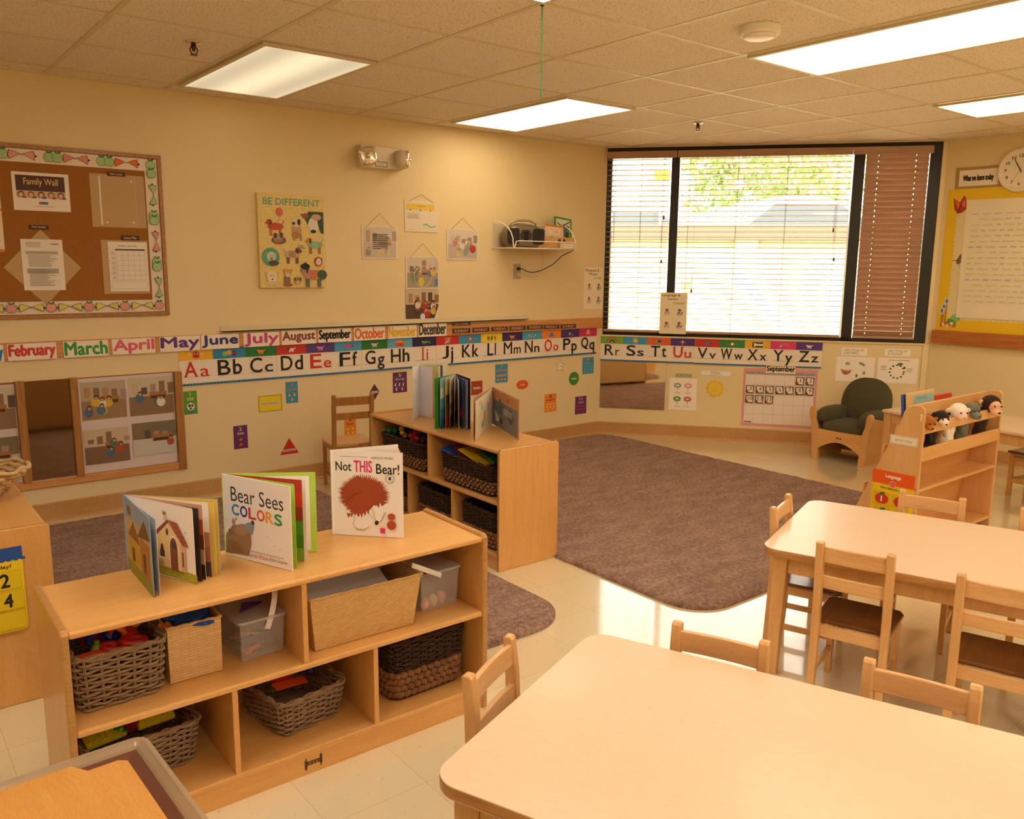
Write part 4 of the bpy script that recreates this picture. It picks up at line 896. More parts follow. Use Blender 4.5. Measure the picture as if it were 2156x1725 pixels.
# low wall display with mirror and photo sheets
x1 = -3.566; x0 = -5.35; zb, zt2 = .205, .808; sts = [(FA.px(144.5, 800)[0], .04), (FA.px(30, 808)[0], .042)]
t = thing('wall_display', 'low wooden framed wall display with a mirror between photo sheets', 'display frame', ((x0+x1)/2, 0, zb)); ox = (x0+x1)/2
m = MB(); m.box((x0-ox, -.022, 0), (x1-ox, 0, .042)); obj('bottom_rail', m, W_RAIL, t, bevel=.003)
m = MB(); m.box((x1-ox-.045, -.03, -.004), (x1-ox, 0, zt2-zb)); obj('stile', m, W_OAK, t, bevel=.003)
for a, w in sts:
    m = MB(); m.box((a-ox, -.03, .036), (a-ox+w, 0, zt2-zb+.005)); obj('stile', m, W_OAK, t, bevel=.003)
m = MB(); m.box((x0-ox, -.002, .04), (x1-ox-.045, -.0, zt2-zb)); obj('backing_board', m, M_CORK, t)
MIR = plain('#b8a890', .06, 1., name='acrylic_mirror'); MIRB = plain('#e4dccb', .03, 1., name='wall_mirror_glass')
m = MB(); m.box((sts[1][0]+.042-ox, -.008, .042), (sts[0][0]-ox, -.003, zt2-zb)); obj('mirror_pane', m, MIR, t)
def p4(A, sd):
    for k, (a, b, c, e) in enumerate(((.02, .56, .48, .96), (.51, .56, .99, .97), (.02, .09, .48, .46), (.52, .12, .99, .48))): photo(A, sd+k, ('#9a7c58', '#8a6c52', '#80604a', '#c8c4b8')[k], ('#b8a890', '#cbbca4', '#cbb89c', '#7a7058')[k], a, b, c, e, n=(6, 3, 3, 1)[k])
card('photo_sheet', 'lilac white sheet of four classroom photos in the low wall display', 'photo sheet', FA, sts[0][0]+.042, zb+.044, x1-.047, zt2-.006, '#d9cbc8', lambda A: p4(A, 20), d=.006)
card('photo_sheet', 'photo sheet in the low wall display behind the straw basket', 'photo sheet', FA, sts[1][0]-.55, zb+.044, sts[1][0]-.002, zt2-.01, '#d9cbc8', lambda A: p4(A, 30), d=.006)

# ================================================================== WALL B ART
card('wall_mirror', 'low mirror on the wall under the letters R to T', 'mirror', FB, FB.px(1257, 800)[0]+.03, FB.px(1400, 864)[1], FB.px(1401, 800)[0], .645, '#ffffff', None, d=.006, th=.005, mat=MIRB)
sheet('heading_label', 'small grey label reading Seasons above the tree chart', 'label', FB, 1422, 786, 1457, 795.5, '#c9c2a4', letters('SEASONS', '#7a8a74', .03, .03, .15, .97, .85))
def seasons(A):
    for k, (x, y, c) in enumerate(((.3, .72, '#9aa09a'), (.68, .72, '#e0a0a0'), (.3, .3, '#5a9a3a'), (.68, .3, '#c86a5a'))):
        A.line([(x, y-.13), (x, y+.02)], .003, '#5a4a40')
        for a in range(0, 360, 45): A.ell(x+.1*math.cos(R(a)), y+.05+.055*math.sin(R(a)), .035, .03, c)
        A.text(('WINTER', 'SPRING', 'SUMMER', 'FALL')[k], x-.1, y-.2, x+.1, y-.175, '#5a5048', .02)
sheet('seasons_chart', 'white chart with four small season trees', 'chart', FB, 1410, 795.5, 1465, 865, '#faf1e4', seasons)
sheet('heading_label', 'white label reading Weather above the yellow sun', 'label', FB, 1474, 778.5, 1540, 794, '#f6efe0', lambda A: (A.line([(.03, .08), (.97, .08), (.97, .92), (.03, .92), (.03, .08)], .002, '#8a90a0'), A.text('Weather', .34, .4, .66, .8, '#8a8ca8', .01), A.bars(.3, .15, .75, .32, 1, '#b8a890')))
sp = [(.5+.5*(1 if i % 2 == 0 else .8)*math.cos(R(15*i)), .5+.5*(1 if i % 2 == 0 else .8)*math.sin(R(15*i))) for i in range(24)]
a, b = FB.px(1505.5, 818.5); card('paper_sun', 'yellow cut paper sun on the wall under the weather label', 'paper sun', FB, a-.078, b-.078, a+.078, b+.078, '#e8c03a', lambda A: (A.ell(.5, .5, .36, .36, '#f0cc48'), A.ell(.42, .56, .02, .02, '#c89a30'), A.ell(.58, .56, .02, .02, '#c89a30'), A.ring(.5, .5, .14, .002, '#c89a30', 210, 330)), pts=sp)
def cal(A):
    A.rect(.03, .04, .97, .95, '#f0e4d8'); A.rect(.03, .895, .97, .95, '#b5aaa0')
    for i, s in enumerate(('Sunday', 'Monday', 'Tuesday', 'Wednesday', 'Thursday', 'Friday', 'Saturday')): A.text(s, .045+i*.134, .91, .045+i*.134+.1, .935, '#6a6058', .01)
    for i in range(8): A.line([(.03+i*.1343, .04), (.03+i*.1343, .895)], .0012, '#9a9088')
    for i in range(6): A.line([(.03, .04+i*.171), (.97, .04+i*.171)], .0012, '#9a9088')
    A.rect(.04, .055, .14, .075, '#6a6058')
CA0, CB1 = FB.px(1566, 784); CA1, _ = FB.px(1721, 800); CB0 = FB.px(1640, 899)[1]; CB1 = .628
card('wall_calendar', 'pink edged wall calendar with numbered day cards beside the armchair', 'calendar', FB, CA0, CB0, CA1, CB1, '#e89aa8', cal)
cw2, ch2 = CA1-CA0, CB1-CB0
for n in range(1, 13):
    col, row = ((5, 0), (6, 0))[n-1] if n < 3 else ((n-3) % 7, 1+(n-3)//7)
    x = CA0+cw2*(.03+(col+.5)*.1343); y = CB0+ch2*(.895-(row+.5)*.171); w = cw2*.055; h = ch2*.068
    card('day_card', f'small brown framed calendar card reading {n}', 'day card', FB, x-w, y-h, x+w, y+h, '#3f3626', lambda A: (A.poly([(.1, .08), (.92, .12), (.86, .9), (.12, .92)], '#f0e4d0'), A.poly([(.08, .08), (.4, .1), (.2, .4), (.08, .45)], '#a8301e'), A.text(str(n), .42 if n < 10 else .3, .35, .7 if n < 10 else .82, .82, '#3a2a20', .0)), d=.0095, group='numbered day cards on the calendar', rot=R((n*37 % 9)-4), part='day_number')
sheet('heading_label', 'label reading September over the wall calendar', 'label', FB, 1613.5, 769, 1675, 788, '#f0e2c8', letters('September', '#1b1712', .05, .03, .08, .97, .92), d=.0095)
def lbl(a, b): return lambda A: (A.text(a, .12, .55, .88, .85, '#8a7c66', .01), A.text(b, .12, .15, .7, .45, '#8a7c66', .01))
sheet('heading_label', 'white label reading Life Cycle of a Butterfly', 'label', FB, 1772, 732, 1825, 749.5, '#faf3e4', lbl('LIFE CYCLE OF', 'A BUTTERFLY'))
sheet('heading_label', 'white label reading Life Cycle of a Plant', 'label', FB, 1864, 734.5, 1916, 751, '#faf3e4', lbl('LIFE CYCLE OF', 'A PLANT'))
sheet('life_cycle_sheet', 'white sheet with the butterfly life cycle above the armchair', 'chart', FB, 1762, 750.5, 1838.5, 805, '#faf1e4', lambda A: (A.ell(.3, .72, .09, .06, '#7aa04a'), A.ell(.31, .72, .03, .025, '#f0ead8'), A.ell(.67, .72, .14, .05, '#7a9a5a', -.5), A.poly([(.12, .5), (.28, .42), (.42, .48), (.36, .3), (.27, .26), (.18, .3)], '#c07848'), A.line([(.28, .48), (.26, .27)], .004, '#2a1a10'), A.ell(.74, .36, .05, .07, '#7aa83a'), A.ell(.55, .24, .04, .07, '#6a6048'), A.ring(.5, .5, .34, .001, '#d8cab0')))
sheet('life_cycle_sheet', 'white sheet with the plant life cycle above the bookcase', 'chart', FB, 1850, 753, 1930, 809, '#faf1e4', lambda A: ([A.ell(.48+.26*math.cos(R(a))*A.h/A.w, .46+.26*math.sin(R(a)), .04, .035, ('#4a5a3a', '#5a6a40')[a % 2]) for a in range(0, 360, 31)], A.ell(.55, .76, .1, .06, '#5a7a3a'), A.ell(.66, .62, .05, .05, '#4a6a34'), A.bars(.08, .5, .22, .7, 3, '#8a9078'), A.bars(.72, .45, .88, .62, 3, '#8a9078'), A.bars(.25, .88, .8, .94, 1, '#8a9078')))
# ================================================================== WALL C
a0, b1 = FC.px(2015, 353); a1, b0 = FC.px(2108, 398)
card('framed_sign', 'tan bordered sign reading What we learn today', 'sign', FC, a0, 2.07, a1, 2.225, '#b0905e', lambda A: (A.rect(.08, .1, .92, .86, '#f2e8d4'), A.text('What we learn today', .17, .26, .82, .62, '#14110e', .05)), d=.006, th=.005)
a, b = FC.px(2148, 357, .03); t = thing('wall_clock', 'round cream wall clock above the yellow chart', 'clock', mw=FC.mat(a, b))
m = MB(); m.lathe([(.155, 0), (.158, .02), (.15, .035), (.135, .036), (.128, .026)], n=48); obj('rim', m, plain('#efe4c8', .35), t, smooth=True)
m = MB(); m.lathe([(.127, .02), (.127, .0266)], n=48); f = obj('dial', m, plain('#f3e8ce', .4), t)
A = Art(.26, .26, .027)
for n in range(1, 13):
    q = R(90-30*n); x, y = .5+.38*math.cos(q), .5+.38*math.sin(q); A.text(str(n), x-(.028 if n < 10 else .05), y-.042, x+(.028 if n < 10 else .05), y+.042, '#2a2218', .03)
A.build('numerals', f)
for nm, q, l, w, c in (('hour_hand', 90-30*11, .06, .006, '#15130f'), ('minute_hand', 120, .095, .004, '#15130f'), ('second_hand', 240, .1, .0015, '#7a2a1a')):
    m = MB(); x, y = math.cos(R(q)), math.sin(R(q)); m.tube([(-x*.02, -y*.02, .031), (x*l, y*l, .031)], w/2, 6); obj(nm, m, plain(c, .4), t)
a0, b1 = FC.px(1996.5, 399); b0 = .99; a0 = 2.10; a1 = 3.3; b1 = 2.068; w, h = a1-a0, b1-b0
m = MB(); m.box((-w/2, -h/2, -.003), (w/2, h/2, 0)); yb = tag(obj('chart_board', m, plain('#ecc61a', .5), mw=FC.mat((a0+a1)/2, (b0+b1)/2, .004)), 'yellow scalloped wall board with handwritten lessons, butterfly and bird', 'wall board')
sc = []; bx, by = .085/w, .095/h
def scal(x0, y0, x1, y1, n, amp, dx, dy):
    out = []
    for i in range(n*4): k = i/(n*4); o = abs(math.sin(PI*i/4))*amp; out.append((x0+(x1-x0)*k+dx*o, y0+(y1-y0)*k+dy*o))
    return out
sc = scal(bx, by, 1-bx, by, 26, .012, 0, -1)+scal(1-bx, by, 1-bx, 1-by, 24, .01, 1, 0)+scal(1-bx, 1-by, bx, 1-by, 26, .012, 0, 1)+scal(bx, 1-by, bx, by, 24, .01, -1, 0)
A = Art(w, h, .0004); A.poly(sc, '#e6d7a6')
A.poly([(.035, .94), (.075, .905), (.1, .955), (.115, .93), (.12, .86), (.095, .835), (.07, .83), (.045, .86)], '#b03a1c'); A.poly([(.045, .925), (.075, .895), (.07, .86)], '#e8783a'); A.poly([(.085, .89), (.108, .93), (.11, .87)], '#e8783a'); A.line([(.065, .825), (.09, .9)], .005, '#3a1a10')
A.ell(.115, .515, .02, .045, '#7a6a48', -.5); A.ell(.135, .545, .016, .022, '#c03a24'); A.line([(.07, .5), (.1, .5)], .005, '#4a4030'); A.line([(.11, .475), (.112, .455)], .002, '#4a4030')
for x, y in ((.04, .15), (.055, .19), (.03, .12)): A.line([(x, .04), (x, y)], .006, '#8a5a3a'); A.ell(x, y+.02, .016, .026, '#cfd6e0'); A.ell(x, y+.02, .009, .015, '#6a6a9a')
A.poly([(.07, .05), (.09, .1), (.15, .15), (.15, .08), (.1, .04)], '#8ac878'); A.poly([(.06, .05), (.13, .03), (.12, .07), (.08, .09)], '#5aa04a')
for i in range(7): A.ell(.035+.013*i, .035+.008*(i % 3), .012, .012, ('#d8603a', '#f0e2d0')[i % 2])
A.build('printed_border', yb)
def notes(A):
    g = random.Random(9)
    for i in range(17):
        y = .88-i*.046; c = '#9a8fc0' if i in (0, 6, 12) else '#a8b878'
        x = .05+(.06 if i in (1, 7, 13) else 0); 
        while x < .92:
            l = g.uniform(.03, .09); cc = '#d8685a' if i in (0, 6, 12) and x > .4 else c
            P = [(x+l*k/7, y+(.008 if k % 2 else -.008)*g.uniform(.5, 1.1)) for k in range(8)]; A.line(P, .0022, cc); x += l+.025
        if i == 12: A.ell(.62, y-.035, .008, .008, '#c8302a'); A.poly([(.68, y-.045), (.72, y-.045), (.7, y-.02)], '#c8302a')
card('lesson_paper', 'large white sheet of faint handwriting on the yellow wall board', 'paper', FC, 2.245, 1.095, 3.15, 1.982, '#efe4c8', notes, d=.009)

# ================================================================== RUGS
def rug(name, label, x0, y0, x1, y1, r, seed):
    g = random.Random(seed); st = .03; nx, ny = int((x1-x0)/st), int((y1-y0)/st); m = MB(); idx = {}
    cx, cy, hx, hy = (x0+x1)/2, (y0+y1)/2, (x1-x0)/2, (y1-y0)/2
    def warp(u, v):   # square grid onto the rounded rectangle
        x, y = u*hx, v*hy; ax, ay = abs(x)-(hx-r), abs(y)-(hy-r)
        if ax > 0 and ay > 0:
            l = max(ax, ay); d = math.hypot(ax, ay); k = l/d if d else 1; x = math.copysign(hx-r+ax*k, x); y = math.copysign(hy-r+ay*k, y)
        return x, y
    for j in range(ny+1):
        for i in range(nx+1):
            u, v = 2*i/nx-1, 2*j/ny-1; x, y = warp(u, v); edge = i in (0, nx) or j in (0, ny)
            idx[i, j] = len(m.v); m.v.append((x, y, .012 if edge else .019+g.random()*.006))
    for j in range(ny):
        for i in range(nx): m.f.append((idx[i, j], idx[i+1, j], idx[i+1, j+1], idx[i, j+1])); m.mi.append(0)
    loop = [(i, 0) for i in range(nx)]+[(nx, j) for j in range(ny)]+[(i, ny) for i in range(nx, 0, -1)]+[(0, j) for j in range(ny, 0, -1)]
    b = len(m.v); L = len(loop)
    for k, q in enumerate(loop): p = m.v[idx[q]]; m.v.append((p[0], p[1], .0005))
    for k in range(L): m.f.append((idx[loop[k]], b+k, b+(k+1) % L, idx[loop[(k+1) % L]])); m.mi.append(0)
    o = obj(name, m, M_RUG, loc=(cx, cy, 0), smooth=True)
    return tag(o, label, 'rug')
rug('area_rug', 'large brown shaggy rug in front of the window wall', -2.43, -3.10, .0, -.06, .2, 1)
rug('area_rug', 'brown shaggy rug between the two toy shelves and the wall', -4.62, -2.79, -2.84, -.12, .24, 2)

# ================================================================== TOY SHELVES
def toy_shelf(label, loc, rot, group=None, W=1.24, D=.375, H=.605):
    t = thing('toy_shelf', label, 'shelf', loc, rot, 'maple toy shelf units'); th = .018
    for x in (0, W-th):
        m = MB(); m.prism([(0, 0), (D, 0), (D, H-.01), (D-.01, H), (.012, H), (0, H-.012)], 'x', x, x+th); m.mi = [0, 0]+[1]*(len(m.f)-2); obj('end_panel', m, [W_SHELF_END, W_EDGE], t, bevel=.004)
    a, b = th, W-th
    m = MB(); m.box((a, .004, H-.026), (b, D-.004, H-.008)); obj('top_panel', m, W_SHELF, t, bevel=.006)
    m = MB(); m.box((a, .004, .325), (b, D-.008, .343)); obj('middle_shelf', m, W_SHELF, t, bevel=.005)
    m = MB(); m.box((a, .004, .062), (b, D-.008, .08)); obj('bottom_shelf', m, W_SHELF, t, bevel=.004)
    m = MB(); m.box((a, .008, 0), (b, .026, .062)); k = obj('toe_kick', m, W_SHELF, t)
    for x, z0, z1 in ((.602, .343, H-.026), (.395, .08, .325), (.822, .08, .325)):
        m = MB(); m.box((x, .008, z0), (x+.016, D-.008, z1)); obj('divider', m, W_SHELF_END, t, bevel=.002)
    m = MB(); m.box((a, D-.008, .05), (b, D-.003, H-.02)); obj('back_panel', m, M_PEG, t)
    A = Art(.075, .055, 0)
    A.rect(0, .1, .13, .8, '#2a1a0e'); A.rect(.87, .2, 1, .9, '#2a1a0e'); A.rect(.04, .0, .1, 1, '#4a3018'); A.rect(.9, .0, .96, 1, '#4a3018'); A.rect(.15, .35, .85, .65, '#2a1a0e')
    for i in range(7): A.ell(.22+i*.093, .5, .09, .11, '#a5743a' if i % 2 else '#5a3a1e')
    o = A.build('maker_mark', k); o.matrix_local = Matrix.Translation((.62, .0068, .034)) @ Matrix.Rotation(PI/2, 4, 'X') @ Matrix.Scale(.72, 4)
    return t
S1 = (-4.815, -3.112, 0); S2L = (-2.787, -.928, 0)
shelf1 = toy_shelf('low maple toy shelf holding wicker baskets with three picture books on top', S1, R(-.7))
shelf2 = dup(shelf1, label='low maple toy shelf with dark baskets and three open books near the rug', loc=S2L, rot=R(-90))
shelf3 = dup(shelf1, label='maple shelf unit with a straw basket on top at the wall display', loc=(-5.045, -.922, 0), rot=R(-90))
def on1(x, y, z=0): return Matrix.Translation(S1) @ Matrix.Rotation(R(-.7), 4, 'Z') @ Vector((x, y, z))
def on2(x, y, z=0): return Vector((S2L[0]+y, S2L[1]-x, z))
ZM, ZB, ZT = .344, .081, .598

# ------------------------------------------------------------------ baskets
def wicker(label, loc, rot, W, D, H, mat, flare=.12, rows=10, stakes=30, r=.0045, knots=False, group=None, name='wicker_basket', matk=None):
    t = thing(name, label, 'basket', loc, rot, group); rc = min(W, D)*.16
    def path(u, k, z, off=0.):
        fx = 1+flare*z/H; w, d = W/2*fx+off, D/2*fx*(1 if 1 else 1)+off
        per = 4*(W+D)/2; s = (u % 1)*per; a, b = W, D
        for ex, n0, n1 in ((a, (-1, -1), (1, -1)), (b, (1, -1), (1, 1)), (a, (1, 1), (-1, 1)), (b, (-1, 1), (-1, -1))):
            if s <= ex: q = s/ex; x = n0[0]+(n1[0]-n0[0])*q; y = n0[1]+(n1[1]-n0[1])*q; break
            s -= ex
        x *= w; y *= d; ax, ay = abs(x)-(w-rc), abs(y)-(d-rc)
        if ax > 0 and ay > 0: l = max(ax, ay); dd = math.hypot(ax, ay); x = math.copysign(w-rc+ax*l/dd, x); y = math.copysign(d-rc+ay*l/dd, y)
        return Vector((x, y, z))
    g = random.Random(int(W*1000)+rows)
    m = MB()
    for k in range(stakes):
        for e in (-.002, .002): u = (k+.5)/stakes+e; m.tube([path(u, 0, .004), path(u, 0, H*.5), path(u, 0, H*.98)], r*.55, 5)
    obj('stakes', m, mat, t, smooth=True)
    m = MB(); n = stakes*4; z0 = H*.47 if knots else .006
    for i in range(rows):
        z = z0+(H*.93-z0)*i/(rows-1); ph = PI*(i % 2)
        P = []
        for k in range(n):
            u = k/n; p = path(u, 0, z+g.uniform(-1, 1)*r*.45, r*1.1*math.sin(PI*stakes*u+ph)); P.append(p)
        m.tube(P, [r*g.uniform(.75, 1.1) for _ in P], 5, True)
    obj('woven_sides', m, mat, t, smooth=True)
    if knots:
        m = MB(); q = int(stakes*.62)
        for i in range(4):
            z = .018+(H*.42-.018)*i/3
            for k in range(q*2):
                u = (k+.5*(i % 2))/(q*2); p = path(u, 0, z); p2 = path(u+.002, 0, z); ang = math.atan2(p2.y-p.y, p2.x-p.x)
                rot_ = Matrix.Rotation(ang, 3, 'Z') @ Matrix.Rotation(R(24 if i % 2 else -24), 3, 'Y')
                m.ell(p, (H*.08, .010, H*.055), rot_, 8, 5)
        obj('knotted_band', m, matk or M_KNOT, t, smooth=True)
    m = MB()
    for i, (dz, do) in enumerate(((0, 0), (.006, .004), (.004, -.004))):
        P = [path(k/n, 0, H*.95+dz+.003*math.sin(k*1.1+i*2), do+.003*math.cos(k*1.1+i*2)) for k in range(n)]; m.tube(P, r*1.15, 5, True)
    obj('rim', m, mat, t, smooth=True)
    m = MB(); m.prism([(path(k/40, 0, 0).x, path(k/40, 0, 0).y) for k in range(40)], 'z', .001, .006); obj('base', m, mat, t)
    return t
gW = 'grey wicker baskets in the front toy shelf'
wicker('grey wicker basket with plastic chain links on the middle level beside the square basket', on1(.142, .205, ZM), R(1), .20, .235, .15, M_WICK, .10, 14, 24, .0042, group=gW)
wicker('grey wicker basket with yellow toys on the bottom level, partly behind the tray', on1(.195, .235, ZB), R(2), .265, .19, .122, M_WICK, .10, 14, 26, .0042, group=gW)
wicker('grey wicker basket with orange and purple toys, turned at an angle on the bottom level', on1(.652, .222, ZB), R(8), .20, .215, .112, M_WICK, .16, 12, 24, .0042, group=gW)
wicker('tall dark brown basket on the bottom level beside the chair back', on1(1.062, .21, ZB), R(1), .27, .25, .205, M_WICKD, .06, 12, 34, .0035, True)
t = thing('square_basket', 'square tan woven basket with blue foam pieces on the middle level', 'basket', on1(.337, .205, ZM), R(-1))
m = MB(); boxwalls(m, .14, .19, .158, .03, .006); obj('woven_walls', m, M_TAN, t, bevel=.002)
m = MB(); P = [(-.071, -.097, .158), (.071, -.097, .158), (.071, .097, .158), (-.071, .097, .158)]; P = [tuple(Vector(P[i]).lerp(Vector(P[(i+1) % 4]), k/12)) for i in range(4) for k in range(12)]; m.tube([(p[0], p[1], p[2]+.0015*math.sin(i*2.2)) for i, p in enumerate(P)], .0045, 6, True); obj('rim', m, M_TAN, t, smooth=True)
t = thing('paper_basket', 'wide tan woven tray basket with white paper standing in it', 'basket', on1(.826, .165, ZM), R(-1.5))
m = MB(); boxwalls(m, .33, .215, .168, .12, .006); obj('woven_walls', m, M_TANF, t, bevel=.002)
m = MB(); P = [(-.186, -.129, .168), (.186, -.129, .168), (.186, .129, .168), (-.186, .129, .168)]; P = [tuple(Vector(P[i]).lerp(Vector(P[(i+1) % 4]), k/16)) for i in range(4) for k in range(16)]; m.tube([(p[0], p[1], p[2]+.001*math.sin(i*2.2)) for i, p in enumerate(P)], .004, 6, True); obj('rim', m, M_TANF, t, smooth=True)
g = 'white papers in the wide tan basket'
for k, (x, y, z, rx, rz) in enumerate(((-.06, .0, .115, 62, 3), (.03, .03, .125, 55, -6), (-.02, .055, .125, 66, 4))):
    p = on1(.826, .165, ZM); m = MB(); m.box((-.105, -.07, -.001), (.105, .07, .001)); o = obj('paper_sheet', m, plain('#efedee', .6), loc=(p.x+x, p.y+y, p.z+z), rot=(R(rx-40), 0, R(rz)))
    tag(o, ('white paper slanting at the front', 'white paper with a raised corner in the middle', 'white paper at the back')[k]+' of the wide tan basket', 'paper', g)
def clearbin(label, x, y, w, d, h, rot, strap, z=ZM):
    t = thing('plastic_bin', label, 'bin', on1(x, y, z), rot); th = .0025
    m = MB(); boxwalls(m, w*.92, d*.92, h, .08, th); obj('bin_body', m, M_BIN, t, bevel=.004)
    m = MB(); m.prism(rrect(-w/2-.004, -d/2-.004, w/2+.004, d/2+.004, .014), 'z', h, h+.003); m.tube([(x_, y_, h-.002) for x_, y_ in rrect(-w/2-.004, -d/2-.004, w/2+.004, d/2+.004, .014)], .0035, 6, True)
    obj('lid', m, m_clear('frosted_lid', '#d8d0cc', .35, .3), t)
    m = MB(); P = strap; L = []
    for i in range(len(P)):
        L.append(Vector(P[i]))
    for a, b in zip(L, L[1:]):
        dd = (b-a).normalized(); s = Vector((1, 0, 0)) if abs(dd.x) < .9 else Vector((0, 1, 0)); 
        s = dd.cross(Vector((0, -1, .4))).normalized()*.008; n_ = dd.cross(s).normalized()*.0016
        m.add([a-s-n_, a+s-n_, a+s+n_, a-s+n_, b-s-n_, b+s-n_, b+s+n_, b-s+n_], [(0, 1, 2, 3), (4, 5, 6, 7), (0, 1, 5, 4), (1, 2, 6, 5), (2, 3, 7, 6), (3, 0, 4, 7)])
    obj('carry_strap', m, plain('#e6e0d8', .4), t); return t
clearbin('clear plastic bin of crayons with a white strap and a purple triangle on its lid', .525, .21, .135, .19, .118, R(1), [(.02+.03*math.sin(R(a)), -.06-.045*math.cos(R(a))*.8, .105+.085*math.sin(R(a))) for a in range(-15, 100, 12)])
clearbin('frosted plastic bin with pale egg shapes, strap sloping over the wide tan basket', 1.12, .215, .155, .22, .13, R(2), [(-.135+.018*k, -.145+.003*k, .19-.010*k) for k in range(0, 8)])
p = on1(.52, .205, ZM+.1225); m = MB(); m.prism([(-.04, -.02), (.045, .0), (.0, .035)], 'z', 0, .006); tag(obj('pattern_triangle', m, plain('#4a2a9a', .35), loc=p, rot=R(10), bevel=.001), 'purple plastic triangle lying on the crayon bin lid', 'toy')
g = 'crayons in the clear bin'; gg = random.Random(5); cr = None
for k in range(18):
    nm, c = (('red', '#c8322e'), ('orange', '#e8862e'), ('brown', '#7a4a2e'), ('green', '#3a8a4a'), ('purple', '#6a3a9a'), ('blue', '#2a5ab0'), ('pink', '#d86a8a'), ('yellow', '#e8c83a'), ('black', '#2a2622'))[k % 9]
    m = MB(); m.tube([(-.036, 0, 0), (.03, 0, 0), (.031, 0, 0), (.04, 0, 0)], [.0042, .0042, .0036, .0012], 8)
    a, b = (k % 3-1)*.028, (k//3 % 3-1)*.04; p = on1(.525+a*.6, .20+b, ZM+.010+.0085*(k//6))
    tag(obj('crayon', m, plain(c, .5), loc=p, rot=(0, 0, gg.uniform(-.6, .6)), smooth=True), f'{nm} crayon in the clear plastic bin', 'crayon', f'{nm} crayons in the clear bin')
for k, (c, n_) in enumerate((('#e8b088', 'peach'), ('#ecd88a', 'pale yellow'), ('#e8b0a0', 'pink'))):
    p = on1(1.075+.037*k, .125+.008*k, ZM+.022); m = MB(); m.ell((0, 0, 0), (.016, .016, .021)); tag(obj('toy_egg', m, plain(c, .4), loc=p, smooth=True), f'{n_} egg shaped toy inside the frosted plastic bin', 'toy egg', 'toy eggs in the frosted bin')
def toy(name, label, c, p, shape, rot=(0, 0, 0), cat='toy', group=None, rough=.35):
    m = MB()
    if shape == 'link':
        m.tube([(.026*math.cos(R(a)), .016*math.sin(R(a)), 0) for a in range(0, 330, 22)], .006, 6)
    elif shape == 'chain':
        for k in range(2): m.tube([(.046*k+.032*math.cos(R(a)), .019*math.sin(R(a)), .012*k) for a in range(0, 360, 24)], .0085, 6, True)
    elif shape == 'slab': m.box((-.05, -.03, -.006), (.05, .03, .006)); [m.lathe([(.006, .006), (.006, .010)], (x*.016-.04, y*.016-.016, 0), 8) for x in range(6) for y in range(3)]
    elif shape == 'gear': m.lathe([(.004, -.006), (.03, -.006), (.03, .006), (.004, .006)], n=16); [m.box((.027*math.cos(q)-.005, .027*math.sin(q)-.005, -.006), (.027*math.cos(q)+.005, .027*math.sin(q)+.005, .006)) for q in [PI*i/4 for i in range(8)]]
    elif shape == 'ball': m.ell((0, 0, 0), .017, n=12, m=8); m.lathe([(.007, .014), (.007, .022), (.004, .024)], n=8)
    elif shape == 'cup': m.lathe([(.018, -.02), (.026, .02), (.023, .02), (.016, -.015)], n=18)
    elif shape == 'band': m.prism([(-.06, -.014), (.06, -.014), (.06, .014), (-.06, .014)], 'z', -.003, .003)
    o = obj(name, m, plain(c, rough), loc=p, rot=rot, smooth=shape in ('link', 'chain', 'ball')); return tag(o, label, cat, group)
gb = 'chain toys in the grey basket on the middle level'
for k, (n_, c, s, x, y, z, r_) in enumerate((('orange', '#e0622a', 'chain', .22, .10, .165, (.5, .9, 1.4)), ('yellow orange', '#e8a02c', 'chain', .27, .15, .165, (.2, .3, .8)), ('blue', '#1f3fa8', 'chain', .17, .12, .155, (.9, .1, .4)), ('red', '#c82a22', 'chain', .20, .07, .145, (.1, .2, .1)),
        ('orange red', '#e0522a', 'band', .13, .05, .145, (.2, 0, .1)), ('dark red', '#a8201c', 'gear', .15, .16, .15, (.4, .2, 0)), ('green', '#7a9a2a', 'ball', .15, .08, .145, (0, 0, 0)), ('blue', '#1f3fa8', 'gear', .24, .11, .148, (.7, .5, 0)), ('red', '#c82a22', 'gear', .26, .09, .15, (.5, .9, 0)))):
    toy('toy_link', f'{n_} plastic {dict(chain="chain links", band="strip", gear="gear", ball="bead")[s]} heaped in the grey basket on the middle level', c, on1((x-.2)*.8+.145, y+.085, ZM+z-.018), s, r_, group=gb)
# filler under the heaps: a folded cloth liner
g = 'blue foam pieces in the square basket'
for k, (n_, c, x, y, z, r_) in enumerate((('large blue', '#1f5ab8', .40, .10, .166, (.08, .05, .2)), ('blue', '#1a4fa8', .38, .15, .160, (.1, -.1, -.4)), ('deep blue', '#17469a', .42, .06, .158, (-.1, .1, .1)), ('small orange', '#e0703a', .335, .06, .155, (.5, .6, .1)), ('small green', '#6ab43a', .405, .14, .178, (.1, .1, .9)))):
    m = MB(); s = .45 if 'small' in n_ else 1; P = [((.058+.012*math.sin(5*q))*s*math.cos(q), (.040+.010*math.cos(4*q))*s*math.sin(q)) for q in [2*PI*i/36 for i in range(36)]]; m.prism(P, 'z', -.005, .005)
    tag(obj('foam_piece', m, plain(c, .6), loc=on1(x-.058, y+.082, ZM+z-.010), rot=r_, bevel=.002), f'{n_} foam puzzle piece on top of the square tan basket', 'toy', g)
gl = 'toys in the bottom level grey baskets'
